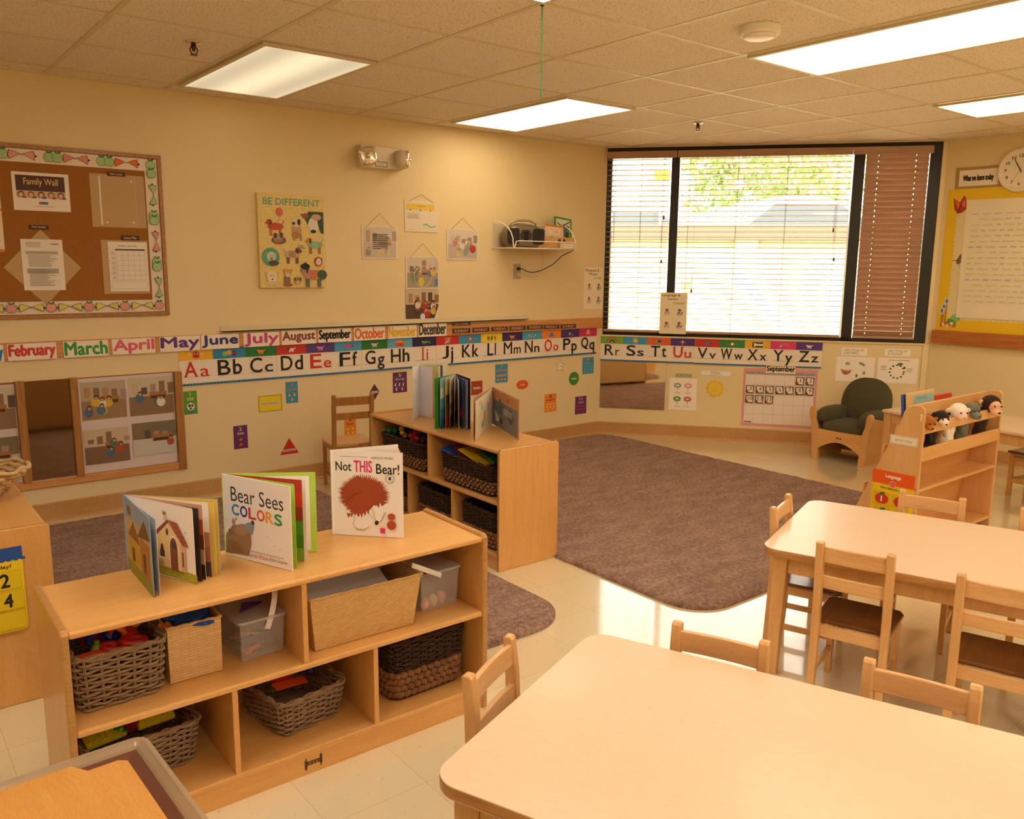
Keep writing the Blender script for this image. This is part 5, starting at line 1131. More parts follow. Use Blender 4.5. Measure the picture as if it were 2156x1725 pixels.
for k, (n_, c, s, x, y, z, r_, w_) in enumerate((('long yellow', '#d8cc2c', 'slab', .25, .13, .135, (.35, .05, .15), 'behind the tray corner'), ('yellow green', '#c8c42c', 'slab', .12, .12, .13, (.35, -.05, .1), 'behind the tray corner'), ('green', '#2a8a4a', 'gear', .17, .13, .14, (.5, .2, 0), 'behind the tray corner'), ('dark red', '#8a1a20', 'cup', .19, .12, .14, (.3, 0, 0), 'behind the tray corner'),
        ('orange', '#e0562a', 'band', .59, .12, .12, (.3, .2, .3), 'turned at an angle'), ('red', '#d8301e', 'gear', .58, .16, .125, (.4, .1, 0), 'turned at an angle'), ('brown red', '#8a2a1a', 'cup', .60, .21, .125, (.1, 0, 0), 'turned at an angle'), ('purple', '#4a2a8a', 'cup', .665, .18, .14, (.2, .1, 0), 'turned at an angle'), ('dark blue', '#23235a', 'ball', .67, .15, .125, (0, 0, 0), 'turned at an angle'))):
    toy('plastic_toy', f'{n_} plastic toy in the bottom level grey basket {w_}', c, on1(x+(.04 if x > .4 else -.01), y+(.065 if x > .4 else .08), ZB+z+(.0 if x > .4 else .002)), s, r_, group=gl)
# dark baskets on the second shelf
gd = 'dark woven baskets in the second toy shelf'
def dk(label, x, z, w, d, h, y=.17): return wicker(label, on2(x, y, z), R(-90), w, d, h, M_WICKD, .05, 11, 34, .0034, True, gd)
dk('dark woven basket of bead toys on the middle level behind the bear book', .30, ZM, .44, .27, .155)
dk('dark woven basket with yellow and green plates on the middle level', .92, ZM, .44, .27, .155)
dk('dark woven basket on the bottom level, farthest from the rug side panel', .21, ZB, .30, .27, .19)
dk('dark woven basket in the bottom middle compartment', .62, ZB, .32, .27, .19)
dk('dark woven basket on the bottom level beside the solid end panel', 1.03, ZB, .30, .27, .19)
gt = 'bead toys heaped in the dark basket'; gg = random.Random(11)
for n_, c, x0, cnt in (('green', '#1c7a3a', .12, 7), ('yellow', '#d8b82a', .24, 5), ('red', '#c2231e', .36, 8), ('blue', '#1f3f9a', .47, 4)):
    for k in range(cnt): toy('bead_toy', f'{n_} plastic bead toy heaped in the dark basket', c, on2(x0+gg.uniform(-.045, .05), .07+gg.uniform(0, .13), ZM+.155+gg.uniform(-.02, .035)), 'ball', (gg.uniform(-1, 1), gg.uniform(-1, 1), 0), group=f'{n_} bead toys in the dark basket')
for n_, c, x, y, z, r_ in (('yellow', '#e6c61f', .93, .10, .165, (R(0), R(20), R(-80))), ('green', '#2a8a3c', 1.0, .15, .185, (R(5), R(14), R(-95))), ('red', '#a82a22', .83, .12, .155, (0, R(24), R(-100))), ('blue', '#2a4f9a', .80, .08, .155, (0, R(20), R(-60)))):
    m = MB(); m.box((-.09, -.055, -.003), (.09, .055, .003)); [m.lathe([(.005, .003), (.005, .006)], (-.08+.016*i, -.045+.018*j, 0), 6) for i in range(11) for j in range(6)]
    tag(obj('building_plate', m, plain(c, .35), loc=on2(x, y, ZM+z-.004), rot=r_), f'{n_} studded building plate sticking out of the dark basket', 'toy plate', 'building plates in the dark basket')
# straw basket on the third shelf
t = thing('straw_basket', 'pale straw bowl basket on the shelf unit at the picture edge', 'basket', (-4.835, -1.68, ZT))
m = MB()
for i in range(9):
    r_ = .07+.115*(i/8)**.8; z = .012+.1*(i/8)**1.2
    P = [((r_+.004*math.sin(a*9+i*2))*math.cos(a), (r_+.004*math.sin(a*9+i*2))*math.sin(a)*.85, z+.005*math.sin(a*11+i)) for a in [2*PI*k/60 for k in range(60)]]; m.tube(P, .0085, 6, True)
obj('braided_sides', m, M_STRAW, t, smooth=True)
m = MB(); g = random.Random(8)
for k in range(70):
    a = 2*PI*g.random(); i = g.random(); r_ = .076+.118*i**.8; z = .014+.1*i**1.2; m.ell((r_*math.cos(a), r_*.85*math.sin(a), z), (.017, .006, .008), Matrix.Rotation(a+PI/2+g.uniform(-.5, .5), 3, 'Z') @ Matrix.Rotation(g.uniform(-.6, .6), 3, 'Y'), 7, 5)
obj('straw_braid_knots', m, M_STRAW, t, smooth=True)
m = MB(); m.lathe([(.07, .001), (.07, .012)], n=30); obj('base', m, M_STRAW, t)
m = MB(); m.ell((0, 0, 0), (.030, .026, .03)); tag(obj('toy_ball', m, plain('#17130f', .5), loc=(-4.845, -1.62, ZT+.128), smooth=True), 'black rounded toy on the rim of the straw basket', 'toy')
m = MB(); m.lathe([(.03, -.02), (.034, .03), (.034, .032), (.012, .04), (.01, .10), (.02, .1)], n=16); tag(obj('wooden_toy', m, plain('#c9a066', .5), loc=(-4.905, -1.72, ZT+.055), smooth=False), 'pale wooden toy standing in the straw basket', 'toy')
# play sign hanging on the end panel of the third shelf
FK = Fr((0, -2.169, 0), (1, 0, 0), (0, -1, 0)); a1, b1 = FK.px(48, 1148, .003); a1b, b0 = FK.px(64, 1322, .003); a1 = (a1+a1b)/2-.004
def play(A):
    A.rect(0, .85, 1, 1, '#1f4f9a'); [A.ell(.04+.08*i, .855, .03, .018, '#1f4f9a') for i in range(13)]
    A.text('How many can play?', .12, .75, .86, .80, '#2a261c', .03)
    for i, (x, y, s) in enumerate(((.12, .52, '1'), (.60, .52, '2'), (.12, .28, '3'), (.62, .28, '4'), (.12, .04, '5'), (.62, .04, ''))):
        A.rect(x-.04, y-.01, x+.36, y+.205, '#c9a80e'); A.rect(x-.035, y-.005, x+.355, y+.2, '#e2c416')
        if s: A.text(s, x+.12, y+.02, x+.22, y+.175, '#1b1812', .05)
card('play_sign', 'yellow and blue How many can play card hanging on the shelf unit end', 'sign', FK, a1-.24, b0, a1, b1, '#ecca1a', play, d=.003, pts=rrect(0, 0, 1, 1, .06), part='printed_numbers')

# ================================================================== BOOKS
def openbook(label, hinge, h, leaves, group, spine, z=ZT+.0005, ztop=None):
    """leaves: (x, y) world foot of the outer edge, name, colour, art or None, thickness"""
    t = thing('picture_book', label, 'book', (hinge[0], hinge[1], z), 0, group)
    for (q, nm, col, art, th) in leaves:
        d = Vector((q[0]-hinge[0], q[1]-hinge[1], 0)); L = d.length; ang = math.atan2(d.y, d.x)
        m = MB(); m.box((.001, -th/2, 0), (L, th/2, h*(1 if th > .0015 else .97)))
        o = obj(nm, m, plain(col, .3), t, rot=ang)
        if art:
            # which side of this leaf the camera sees
            n = Vector((d.y, -d.x, 0)); mid = Vector((hinge[0], hinge[1], z))+d/2; seen = n.dot(CAM-mid) > 0
            A = Art(L, h, .0003); art(A)
            p = A.build('printed_page', o)
            if seen: p.matrix_local = Matrix.Translation((L/2, -th/2, h/2)) @ Matrix.Rotation(PI/2, 4, 'X')
            else: p.matrix_local = Matrix.Translation((L/2, th/2, h/2)) @ Matrix.Rotation(PI, 4, 'Z') @ Matrix.Rotation(PI/2, 4, 'X')
    m = MB(); m.tube([(0, 0, 0), (0, 0, h)], .004, 8); obj('spine', m, plain(spine, .4), t)
    return t
def xy(px, py, z=ZT): p = atz(px, py, z); return (p.x, p.y)
g1 = 'picture books standing on the front toy shelf'
# house book
P = xy(325, 1258); hB = hgt(1092, P)-ZT; H_ = atz(261, 1042, ZT+hB); hg = (H_.x, H_.y)
def leaf(q, k): return (hg[0]+(q[0]-hg[0])*k, hg[1]+(q[1]-hg[1])*k)
def village(A):
    A.rect(0, 0, 1, 1, '#b9a878'); A.rect(0, .75, 1, 1, '#8aa0b8'); A.poly([(.1, .5), (.35, .75), (.6, .5)], '#8a5a2a'); A.rect(.12, .1, .55, .5, '#c79a3a'); A.poly([(.5, .6), (.8, .9), (1, .7)], '#6a4a2a'); A.rect(.6, .12, .95, .62, '#a8743a'); A.rect(0, 0, 1, .16, '#8a8a30'); A.ell(.2, .85, .1, .07, '#7a5a3a'); A.rect(.25, .2, .35, .38, '#5a3a20'); A.rect(.7, .2, .8, .45, '#5a3a20')
def house(A):
    A.rect(0, 0, 1, 1, '#efe6dc'); A.ox, A.kx = .40, .62; A.text('paint', .25, .87, .36, .9, '#4a443c', 0); g = random.Random(2)
    A.poly([(.05, .02), (1, .0), (1, .12), (.5, .15), (.05, .17)], '#a8a83a'); [A.ell(g.uniform(.1, .95), g.uniform(.03, .12), .015, .008, '#c4c050') for _ in range(40)]
    A.poly([(.13, .15), (.16, .60), (.38, .76), (.72, .50), (.74, .13)], '#e6c88c'); A.poly([(.68, .13), (.68, .52), (.78, .44), (.78, .13)], '#dcaa88')
    A.poly([(.06, .58), (.40, .79), (.43, .76), (.12, .55)], '#8a4430'); A.poly([(.40, .79), (.62, .77), (.86, .48), (.72, .48), (.46, .74)], '#a85a3c'); A.rect(.31, .77, .37, .86, '#e0c0a0'); A.rect(.3, .85, .38, .88, '#9a5540')
    for i in range(5): A.line([(.48+.05*i, .76-.055*i), (.62+.05*i, .765-.055*i)], .0012, '#6a3424')
    A.ell(.52, .43, .135, .16, '#efe2d0'); A.rect(.415, .14, .635, .45, '#efe2d0'); A.ell(.52, .43, .11, .135, '#8a5038'); A.rect(.435, .13, .61, .44, '#8a5038')
    for x in (.48, .525, .57): A.line([(x, .14), (x, .54)], .0008, '#5a3020')
    A.rect(.5, .42, .57, .50, '#4a4038'); A.ell(.385, .63, .03, .045, '#4a3a34'); A.ell(.25, .37, .045, .09, '#4a3830'); A.rect(.2, .28, .3, .37, '#4a3830'); A.rect(.17, .26, .33, .28, '#efe2d0'); A.rect(.71, .2, .74, .4, '#7a5a4a')
    for i in range(8): A.line([(.05+.03*i, .13), (.05+.03*i, .24)], .0018, '#a07a60')
    A.line([(.04, .2), (.28, .2)], .0018, '#a07a60'); A.ell(.83, .67, .02, .01, '#6a8ab0')
def strips(cols): return lambda A: [A.rect(0, i/len(cols), 1, (i+1)/len(cols), c) for i, c in enumerate(cols)]
e1, e2, e3 = xy(325, 1258), xy(414, 1231), xy(466, 1206)
mid = lambda a, b, k: (a[0]+(b[0]-a[0])*k, a[1]+(b[1]-a[1])*k)
openbook('blue edged picture book open at a page with a little tiled house', hg, hB, [
    (e1, 'front_cover', '#7a9ac8', village, .0025), (mid(e1, e2, .14), 'page', '#d8cfc0', None, .001), (e2, 'page', '#efe6dc', house, .001), (mid(e2, e3, .22), 'page', '#3a2a24', None, .001),
    (mid(e2, e3, .38), 'page', '#e8dccb', strips(['#3a2a2a', '#c9a88a', '#8a3a24', '#d8643a', '#e8b090']), .001), (mid(e2, e3, .62), 'page', '#c8a890', strips(['#4a3a44', '#a8684c', '#b87a5c', '#e8ded4', '#efe6dc']), .001), (mid(e2, e3, .84), 'page', '#e8d070', None, .001), (e3, 'back_cover', '#6f9ad0', strips(['#e2c860', '#e2c860']), .0025)], g1, '#8aa8cc')
# Bear Sees Colors
hg = xy(477, 1167); hB = hgt(998, hg)-ZT; f_, b_ = xy(617, 1203), xy(669, 1162)
def bear(A):
    A.rect(0, 0, 1, 1, '#efe8e2'); A.text('Bear Sees', .12, .69, .90, .87, '#2e2822', 0.0)
    for i, (c, k) in enumerate(zip('COLORS', ('#2a86b8', '#3a3a8a', '#c83a34', '#dc5a3a', '#eca03a', '#3a9a4a'))): A.text(c, .13+.128*i, .525-.003*i, .13+.128*i+.105, .655-.003*i, k, .05)
    A.poly([(0, .03), (.36, .05), (.41, .2), (.41, .34), (.34, .42), (.14, .40), (.02, .26)], '#a07a54'); A.ell(.27, .36, .12, .07, '#b08a62', .3); A.poly([(.3, .42), (.38, .34), (.43, .32), (.465, .42), (.45, .495), (.36, .46)], '#8f989a'); A.ell(.445, .475, .022, .03, '#2e2e34', .3); A.ell(.09, .30, .035, .04, '#8a6844'); A.ell(.14, .30, .008, .008, '#1b1410')
    A.poly([(0, .03), (.1, .03), (.3, .08), (.2, .2), (.05, .2)], '#8e6a46'); A.ell(.15, .435, .03, .04, '#b89468'); A.ell(.19, .48, .016, .016, '#b89468'); A.line([(.08, .40), (.04, .46)], .001, '#b89468')
    A.line([(.74, .78), (.82, .82)], .0015, '#5a9ac8'); A.line([(.78, .76), (.84, .8)], .0015, '#5a9ac8')
    for x, y in ((.66, .35), (.76, .25), (.84, .23)): A.ell(x, y, .006, .005, '#5a5048')
    A.bars(.36, .115, .92, .135, 1, '#a88a80'); A.text('Karma Wilson', .36, .055, .66, .10, '#b8404a', .0); A.text('& Jane Chapman', .68, .055, .94, .10, '#5a5048', .0)
openbook('white Bear Sees Colors picture book standing open in the middle', hg, hB, [
    (f_, 'front_cover', '#efe8e2', bear, .003), (mid(f_, b_, .16), 'page', '#a8cc4a', strips(['#a8cc4a', '#b4d454']), .001), (mid(f_, b_, .45), 'page', '#d8c0a8', strips(['#8aa83a', '#4a8a2a', '#5a9a30', '#a83a2a', '#d8382c', '#c83a3a']), .001), (mid(f_, b_, .58), 'page', '#f0ece0', None, .001),
    (b_, 'back_cover', '#b6d85a', lambda A: (A.rect(.03, .03, .93, .96, '#f0ece0'), A.bars(.62, .1, .85, .9, 26, '#a8b088')), .003)], g1, '#cfe08a')
# Not THIS Bear
hg = xy(702, 1125); hB = hgt(948, hg)-ZT; f_ = xy(850, 1133); bk = atz(838, 936, ZT+hB); b_ = (bk.x, bk.y)
def notbear(A):
    A.rect(0, 0, 1, 1, '#f2ece6'); A.bars(.13, .925, .53, .94, 1, '#8a8680'); A.text('BERNICE MYERS', .57, .915, .87, .94, '#5a554e', .02)
    A.text('Not', .06, .765, .28, .87, '#17130f', .02); A.text('THIS', .32, .755, .57, .89, '#dc2a7a', .03); A.text('Bear!', .63, .745, .95, .86, '#17130f', .02)
    P = []; g = random.Random(6)
    for i in range(110):
        a = R(-20+i*260/109); k = 1. if i % 2 else g.uniform(.78, .88); k *= g.uniform(.95, 1.05); P.append((.45+.37*k*math.cos(a), .48+.255*k*math.sin(a)))
    for i in range(22):
        x = .2+.5*i/21; y = (.2+.012*g.random() if i % 2 else .27)+max(0, x-.42)*.55; P.append((x, y))
    A.poly(P, '#a2462a')
    for i in range(60): a = R(g.uniform(0, 360)); r = g.uniform(.3, .8); A.line([(.45+.34*r*math.cos(a), .46+.22*r*math.sin(a)), (.45+.34*(r+.14)*math.cos(a), .45+.22*(r+.14)*math.sin(a))], .0007, '#8f3a22' if i % 2 else '#b8583a')
    K = '#1b1714'
    A.line([(.22, .42), (.34, .50), (.42, .52)], .0012, K)
    A.poly([(.52, .30), (.6, .38), (.74, .32), (.68, .18), (.62, .2)], '#f2ece6'); A.line([(.5, .34), (.58, .32), (.62, .19)], .0012, K); A.line([(.76, .3), (.7, .2), (.62, .17)], .0012, K); A.ell(.63, .17, .022, .028, K, -.4)
    A.poly([(.32, .26), (.3, .12), (.36, .08), (.5, .09), (.54, .16), (.4, .22)], '#f2ece6'); A.line([(.33, .25), (.3, .14), (.34, .09), (.44, .08), (.53, .12)], .0012, K)
    A.ring(.825, .695, .052, .0012, '#5a554e'); A.ring(.825, .695, .04, .0005, '#8a857e'); A.ell(.825, .70, .014, .02, K)
    A.ell(.84, .25, .045, .04, '#b04a2c'); A.ell(.84, .15, .055, .055, '#b04a2c'); A.rect(.68, .05, .75, .11, '#dc2a8a'); A.ring(.715, .11, .018, .001, '#dc2a8a', 0, 180)
openbook('white Not THIS Bear! picture book with a shaggy brown shape on its cover', hg, hB, [
    (f_, 'front_cover', '#f2ece6', notbear, .002), (mid(f_, b_, .3), 'page', '#e8ddd4', None, .001), (mid(f_, b_, .55), 'page', '#e0cfc4', None, .001), (mid(f_, b_, .8), 'page', '#ead8cc', None, .001), (b_, 'back_cover', '#f0e6de', None, .002)], g1, '#f2ece6')
# three books on the second shelf
g2 = 'open books on the second toy shelf'
e_ = xy(869, 886); hB = hgt(773, e_)-ZT; H_ = atz(883, 765, ZT+hB); hg = (H_.x, H_.y); f_ = xy(911, 883); b_ = (hg[0]+.16, hg[1]-.055)
openbook('tall open book showing blank white pages farthest back on the second shelf', hg, hB, [
    (e_, 'front_cover', '#d8dcc0', lambda A: (A.rect(0, .02, 1, .98, '#eeeae8'), A.bars(.1, .68, .4, .76, 3, '#b0a8a0')), .0025), (f_, 'page', '#e4e2ea', None, .0014), (mid(f_, b_, .2), 'page', '#d8cc8a', None, .001), (mid(f_, b_, .38), 'page', '#c8d0a0', None, .001), (mid(f_, b_, .5), 'page', '#efe8e0', None, .001), (mid(f_, b_, .65), 'page', '#6a4a34', None, .001), (mid(f_, b_, .85), 'page', '#e8e0d8', None, .001), (b_, 'back_cover', '#d0d4a8', None, .0025)], g2, '#dfe4bc')
e_ = xy(916, 904); hB = hgt(797, e_)-ZT; H_ = atz(960, 787, ZT+hB); hg = (H_.x, H_.y); b_ = xy(990, 905)
openbook('green and navy book with fanned pages in the middle of the second shelf', hg, hB, [
    (e_, 'front_cover', '#3f8a3a', lambda A: (A.rect(.05, .02, .95, .97, '#4f9a3a'), A.ell(.6, .55, .08, .1, '#14301a'), A.ell(.55, .2, .1, .12, '#1f4a24'), A.ell(.6, .8, .06, .04, '#dfe8d0')), .0025), (mid(e_, b_, .15), 'page', '#8ab4d8', strips(['#2a5a8a', '#3a7ab0', '#6aa4cc', '#dfe8ec', '#a0c4dc']), .001), (mid(e_, b_, .3), 'page', '#d8d070', strips(['#a83a2a', '#5a5a3a', '#cfc87a']), .001), (mid(e_, b_, .42), 'page', '#c8b08a', strips(['#3a2a24', '#8a7a5a', '#d8cca8', '#efe8dc']), .001),
    (mid(e_, b_, .55), 'page', '#8a5a4a', strips(['#6a3a30', '#a88a70', '#efe8dc']), .001), (mid(e_, b_, .68), 'page', '#e8e4e0', None, .001), (mid(e_, b_, .8), 'page', '#3a4a7a', strips(['#1f3a2a', '#b0302c', '#2a3a6a', '#34487c', '#4a5a90']), .001), (mid(e_, b_, .92), 'page', '#c8ccd8', None, .001), (b_, 'back_cover', '#2a2a6a', lambda A: A.rect(.04, .03, .96, .96, '#2f3470'), .0025)], g2, '#e8ecd8')
hg = xy(1037, 893); hB = hgt(815, hg)-ZT; e_ = xy(1001, 929); b_ = xy(1093, 928)
openbook('open book showing a page with a dark bird nearest the shelf end panel', hg, hB, [
    (mid(e_, xy(990, 905), .35), 'front_cover', '#d8b48c', lambda A: A.rect(.0, 0, 1, 1, '#caa27c'), .002), (e_, 'page', '#efdcc8', lambda A: (A.rect(.03, .03, .97, .97, '#e4dcc4'), A.ell(.35, .72, .12, .09, '#a8c8a8'), A.ell(.5, .42, .12, .14, '#e2b03a'), A.ell(.4, .25, .14, .1, '#a8b860'), A.ell(.7, .6, .06, .12, '#c8604a'), A.ell(.25, .85, .1, .06, '#e8a860')), .001),
    (b_, 'back_cover', '#d8a078', lambda A: (A.rect(.02, .02, .96, .96, '#7a7c84'), A.rect(.02, .7, .96, .96, '#c48a5c'), A.ell(.35, .55, .3, .17, '#5a6470'), A.ell(.7, .45, .25, .2, '#4c5560'), A.ell(.3, .7, .09, .09, '#4a7a4a'), A.ell(.6, .82, .12, .06, '#a86a3c'), A.poly([(.1, .45), (.35, .2), (.15, .15)], '#e2dcd4'), A.ell(.35, .22, .16, .08, '#3a424c'), A.bars(.42, .42, .9, .58, 5, '#e8e2da', .3)), .002)], g2, '#e0b890')

# ================================================================== TABLES AND CHAIRS
def table(label, corner, ang, w=.745, l=1.22, h=.508, group='maple activity tables'):
    """corner: the near corner at the end facing the shelves; local x across, local -y along"""
    t = thing('activity_table', label, 'table', (corner[0], corner[1], 0), ang, group)
    m = MB(); m.prism(rrect(0, -l, w, 0, .06, 8), 'z', h-.003, h); obj('tabletop', m, W_TOP, t)
    m = MB(); m.prism(rrect(-.001, -l-.001, w+.001, .001, .061, 8), 'z', h-.028, h-.0031); obj('edge_band', m, W_TEDGE, t, bevel=.004)
    i, s = .035, .052
    for x, y in ((i, -i), (w-i, -i), (i, -l+i), (w-i, -l+i)):
        sx = 1 if x < w/2 else -1; sy = -1 if y > -l/2 else 1; m = MB()
        a = [(x, y), (x+sx*s, y), (x+sx*s, y+sy*s), (x, y+sy*s)]; b = [(x, y), (x+sx*s*.72, y), (x+sx*s*.72, y+sy*s*.72), (x, y+sy*s*.72)]
        m.add([(p[0], p[1], 0) for p in b]+[(p[0], p[1], h-.028) for p in a], [(0, 1, 2, 3), (4, 5, 6, 7), (0, 1, 5, 4), (1, 2, 6, 5), (2, 3, 7, 6), (3, 0, 4, 7)]); obj('leg', m, W_CHAIR, t, bevel=.004)
    z0, z1 = h-.095, h-.028
    for a in ((i+s, -i-.03, w-i-s, -i-.01), (i+s, -l+i+.01, w-i-s, -l+i+.03)): m = MB(); m.box((a[0], a[1], z0), (a[2], a[3], z1)); obj('apron', m, W_CHAIRX, t, bevel=.002)
    for a in ((i+.01, -l+i+s, i+.03, -i-s), (w-i-.03, -l+i+s, w-i-.01, -i-s)): m = MB(); m.box((a[0], a[1], z0), (a[2], a[3], z1)); obj('apron', m, W_CHAIR, t, bevel=.002)
    return t
def inter(P, a, Q, b):
    u = (math.cos(R(a)), math.sin(R(a))); v = (math.cos(R(b)), math.sin(R(b))); d = u[0]*v[1]-u[1]*v[0]
    k = ((Q[0]-P[0])*v[1]-(Q[1]-P[1])*v[0])/d; return (P[0]+u[0]*k, P[1]+u[1]*k)
HT = .508
A2 = 19.; A1 = 21.5
H1, H2 = .515, .485
c2 = inter(atz(1660, 1096, H2), A2, atz(1830, 1194, H2), A2-90)
c1 = inter(atz(1076, 1482, H1), A1, atz(1049, 1695, H1), A1-90)
table('maple activity table nearer the camera with a chair at its shelf end', c1, R(A1), h=H1)
table('maple activity table nearer the window with two chairs drawn up on its near side', c2, R(A2), h=H2)
def chair(name, label, loc, rot, h=.565, sz=.28, w=.246, d=.25, seatm=None, group='small wooden chairs at the activity tables', slat2=True, lean=.014, wm=None, wmx=None):
    t = thing(name, label, 'chair', loc, rot, group); wm = wm or W_CHAIR; wmx = wmx or W_CHAIRX; pw = .026
    # local: seat toward +y, back posts around y=0
    for x in (-w/2, w/2-pw):
        m = MB(); P = [(-.03, 0), (-.004, 0), (.012, sz), (.010-lean*.5, h-.09), (.006-lean, h-.006), (.0-lean, h), (-.016-lean, h), (-.020-lean, h-.006), (-.020-lean*.5, h-.1), (-.020, sz)]
        m.prism(P, 'x', x, x+pw); obj('back_post', m, wm, t, bevel=.004)
    def rail(nm, z0, z1, y, c=.006):
        m = MB(); n = 8; vs = []
        for i in range(n+1):
            x = -w/2+pw-.004+(w-2*pw+.008)*i/n; b = -c*(1-(2*i/n-1)**2)
            dy = -lean*((z1-sz)/(h-sz))*.9
            vs += [(x, y+b+dy*.8, z0), (x, y+b+.014+dy*.8, z0), (x, y+b+.014+dy, z1), (x, y+b+dy, z1)]
        fs = [(0, 1, 2, 3), (4*n, 4*n+1, 4*n+2, 4*n+3)]+[(4*i+a, 4*i+(a+1) % 4, 4*i+4+(a+1) % 4, 4*i+4+a) for i in range(n) for a in range(4)]
        m.add(vs, fs); obj(nm, m, wmx, t, bevel=.003)
    rail('back_rail', h-.072, h-.018, -.010)
    if slat2: rail('back_rail', h-.165, h-.120, -.006)
    m = MB(); m.prism([(-w/2+.0, .012), (w/2, .012), (w/2+.006, d-.03), (w/2-.01, d), (-w/2+.01, d), (-w/2-.006, d-.03)], 'z', sz-.014, sz); obj('seat', m, seatm or W_SEAT, t, bevel=.005)
    for x in (-w/2+.004, w/2-.026):
        m = MB(); m.prism([(d-.045, 0), (d-.02, 0), (d-.014, sz-.014), (d-.044, sz-.014)], 'x', x, x+.022); obj('front_leg', m, wm, t, bevel=.003)
        m = MB(); m.box((x+.004, .0, .085), (x+.016, d-.035, .108)); obj('stretcher', m, wm, t, bevel=.002)
        m = MB(); m.box((x+.003, .005, sz-.05), (x+.017, d-.04, sz-.0145)); obj('side_apron', m, wm, t, bevel=.002)
    m = MB(); m.box((-w/2+pw-.002, -.006, sz-.055), (w/2-pw+.002, .008, sz-.014)); obj('back_apron', m, wmx, t, bevel=.002)
    m = MB(); m.box((-w/2+.024, d-.038, sz-.05), (w/2-.024, d-.024, sz-.0145)); obj('front_apron', m, wmx, t, bevel=.002)
    return t
def between(p, q, z=.565): a, b = atz(*p, z), atz(*q, z); c = (a+b)/2; return c, math.atan2(b.y-a.y, b.x-a.x)
def place(p, q, label, src=None, back=.02, flip=False, z=.565):
    """p, q: the tops of the two posts in the picture"""
    c, a = between(p, q, z); a = a if not flip else a+PI
    loc = (c.x-math.sin(a)*back, c.y+math.cos(a)*back, 0)
    if src is None: return chair('small_chair', label, loc, a)
    return dup(src, label=label, loc=loc, rot=a)
ch0 = place((1723, 1138), (1884, 1168), 'small wooden chair with a paint smeared post, near side of the window table')
cB = between((2018, 1210), (2120, 1228)); 
aB = R(A2-90)
pB = atz(2018, 1208, .565); dB = Vector((math.cos(aB-R(2)), math.sin(aB-R(2)), 0)); cc = pB+dB*.12
dup(ch0, label='small wooden chair cut off by the picture edge, near side of the window table', loc=(cc.x+.028*.94, cc.y+.028*.34, 0), rot=aB-R(2))
place((1893, 1038), (2035, 1059), 'small wooden chair on the far side of the window table before the bookcase', ch0, flip=True, z=.548)
pC = atz(2150, 1074, .55); cc = pC+dB*.12
dup(ch0, label='small wooden chair of which one post shows, far side of the window table', loc=(cc.x-.028*.94, cc.y-.028*.34, 0), rot=aB+PI)
place((1629, 1068), (1661, 1040), 'small wooden chair at the end of the window table on the rug side', ch0, flip=True)
place((1418, 1307), (1621, 1352), 'small wooden chair on the far side of the nearer table, close to the bright floor', ch0, flip=True)
place((1822, 1385), (2068, 1446), 'small wooden chair on the far side of the nearer table, close to the picture edge', ch0, flip=True)
place((983, 1424), (1077, 1334), 'small wooden chair at the shelf end of the nearer table', ch0, flip=True)
P = atz(741, 829, .64); chair('classroom_chair', 'lone oak chair standing against the wall behind the toy shelf', (P.x, P.y+.0, 0), R(-11), .64, .315, .275, .27, W_CHAIRX, 'other wooden chairs', wm=W_OAK, wmx=W_OAK)

# ================================================================== BOOKCASE WITH PLUSH TOYS
BX, BY = -.98, -3.285
t = thing('display_bookcase', 'birch two sided display bookcase with plush animals in its pockets', 'bookcase', (BX, BY, 0)); BL, BH = .935, .79
prof = [(0, 0), (.40, 0), (.385, .05), (.12, .70), (.105, .755), (.075, BH-.005), (.05, BH), (.02, BH), (.004, BH-.012), (0, BH-.04)]
for x in (0, BL-.018): m = MB(); m.prism(prof, 'x', x, x+.018); obj('end_panel', m, W_BIRCH, t, bevel=.005)
for z0, z1, y, nm in ((.645, .70, .0, 'slat'), (.505, .575, .0, 'slat'), (.715, .78, .085, 'slat')):
    m = MB(); m.box((.018, y+.002, z0), (BL-.018, y+.017, z1)); obj(nm, m, W_BIRCHX, t, bevel=.005)
m = MB(); m.box((.018, .002, .345), (BL-.018, .19, .362)); obj('shelf_board', m, W_BIRCHX, t, bevel=.004)
m = MB(); m.box((.018, .002, .045), (BL-.018, .3, .062)); obj('bottom_board', m, W_BIRCHX, t, bevel=.004)
m = MB(); m.prism([(.20, .062), (.212, .062), (.112, .72), (.10, .72)], 'x', .018, BL-.018); obj('sloping_back_panel', m, W_BIRCHX, t)
m = MB(); m.box((.018, .02, .495), (BL-.018, .11, .503)); obj('pocket_board', m, W_BIRCHX, t)
for z0, y in ((.50, .20), (.28, .29)): m = MB(); m.box((.018, y, z0), (BL-.018, y+.014, z0+.06)); obj('rear_slat', m, W_BIRCHX, t, bevel=.004)
m = MB(); m.box((.018, .12, .50), (BL-.018, .19, .508)); obj('rear_pocket_board', m, W_BIRCHX, t)
FE = Fr((BX, 0, 0), (0, -1, 0), (-1, 0, 0))
m = MB(); m.box((-.0008, .012, .715), (.0, .020, .75)); hb = obj('hinge_plate', m, plain('#e8dcc4', .4), t); 
card('shelf_label', 'cream label reading Book Shelf on the bookcase end', 'label', FE, 3.12, .578, 3.262, .624, '#efe4c8', lambda A: (A.line([(.03, .1), (.97, .1), (.97, .9), (.03, .9), (.03, .1)], .0012, '#7a6f50'), A.text('BOOK SHELF', .2, .34, .82, .62, '#8a8a80', .0)), d=.0015)
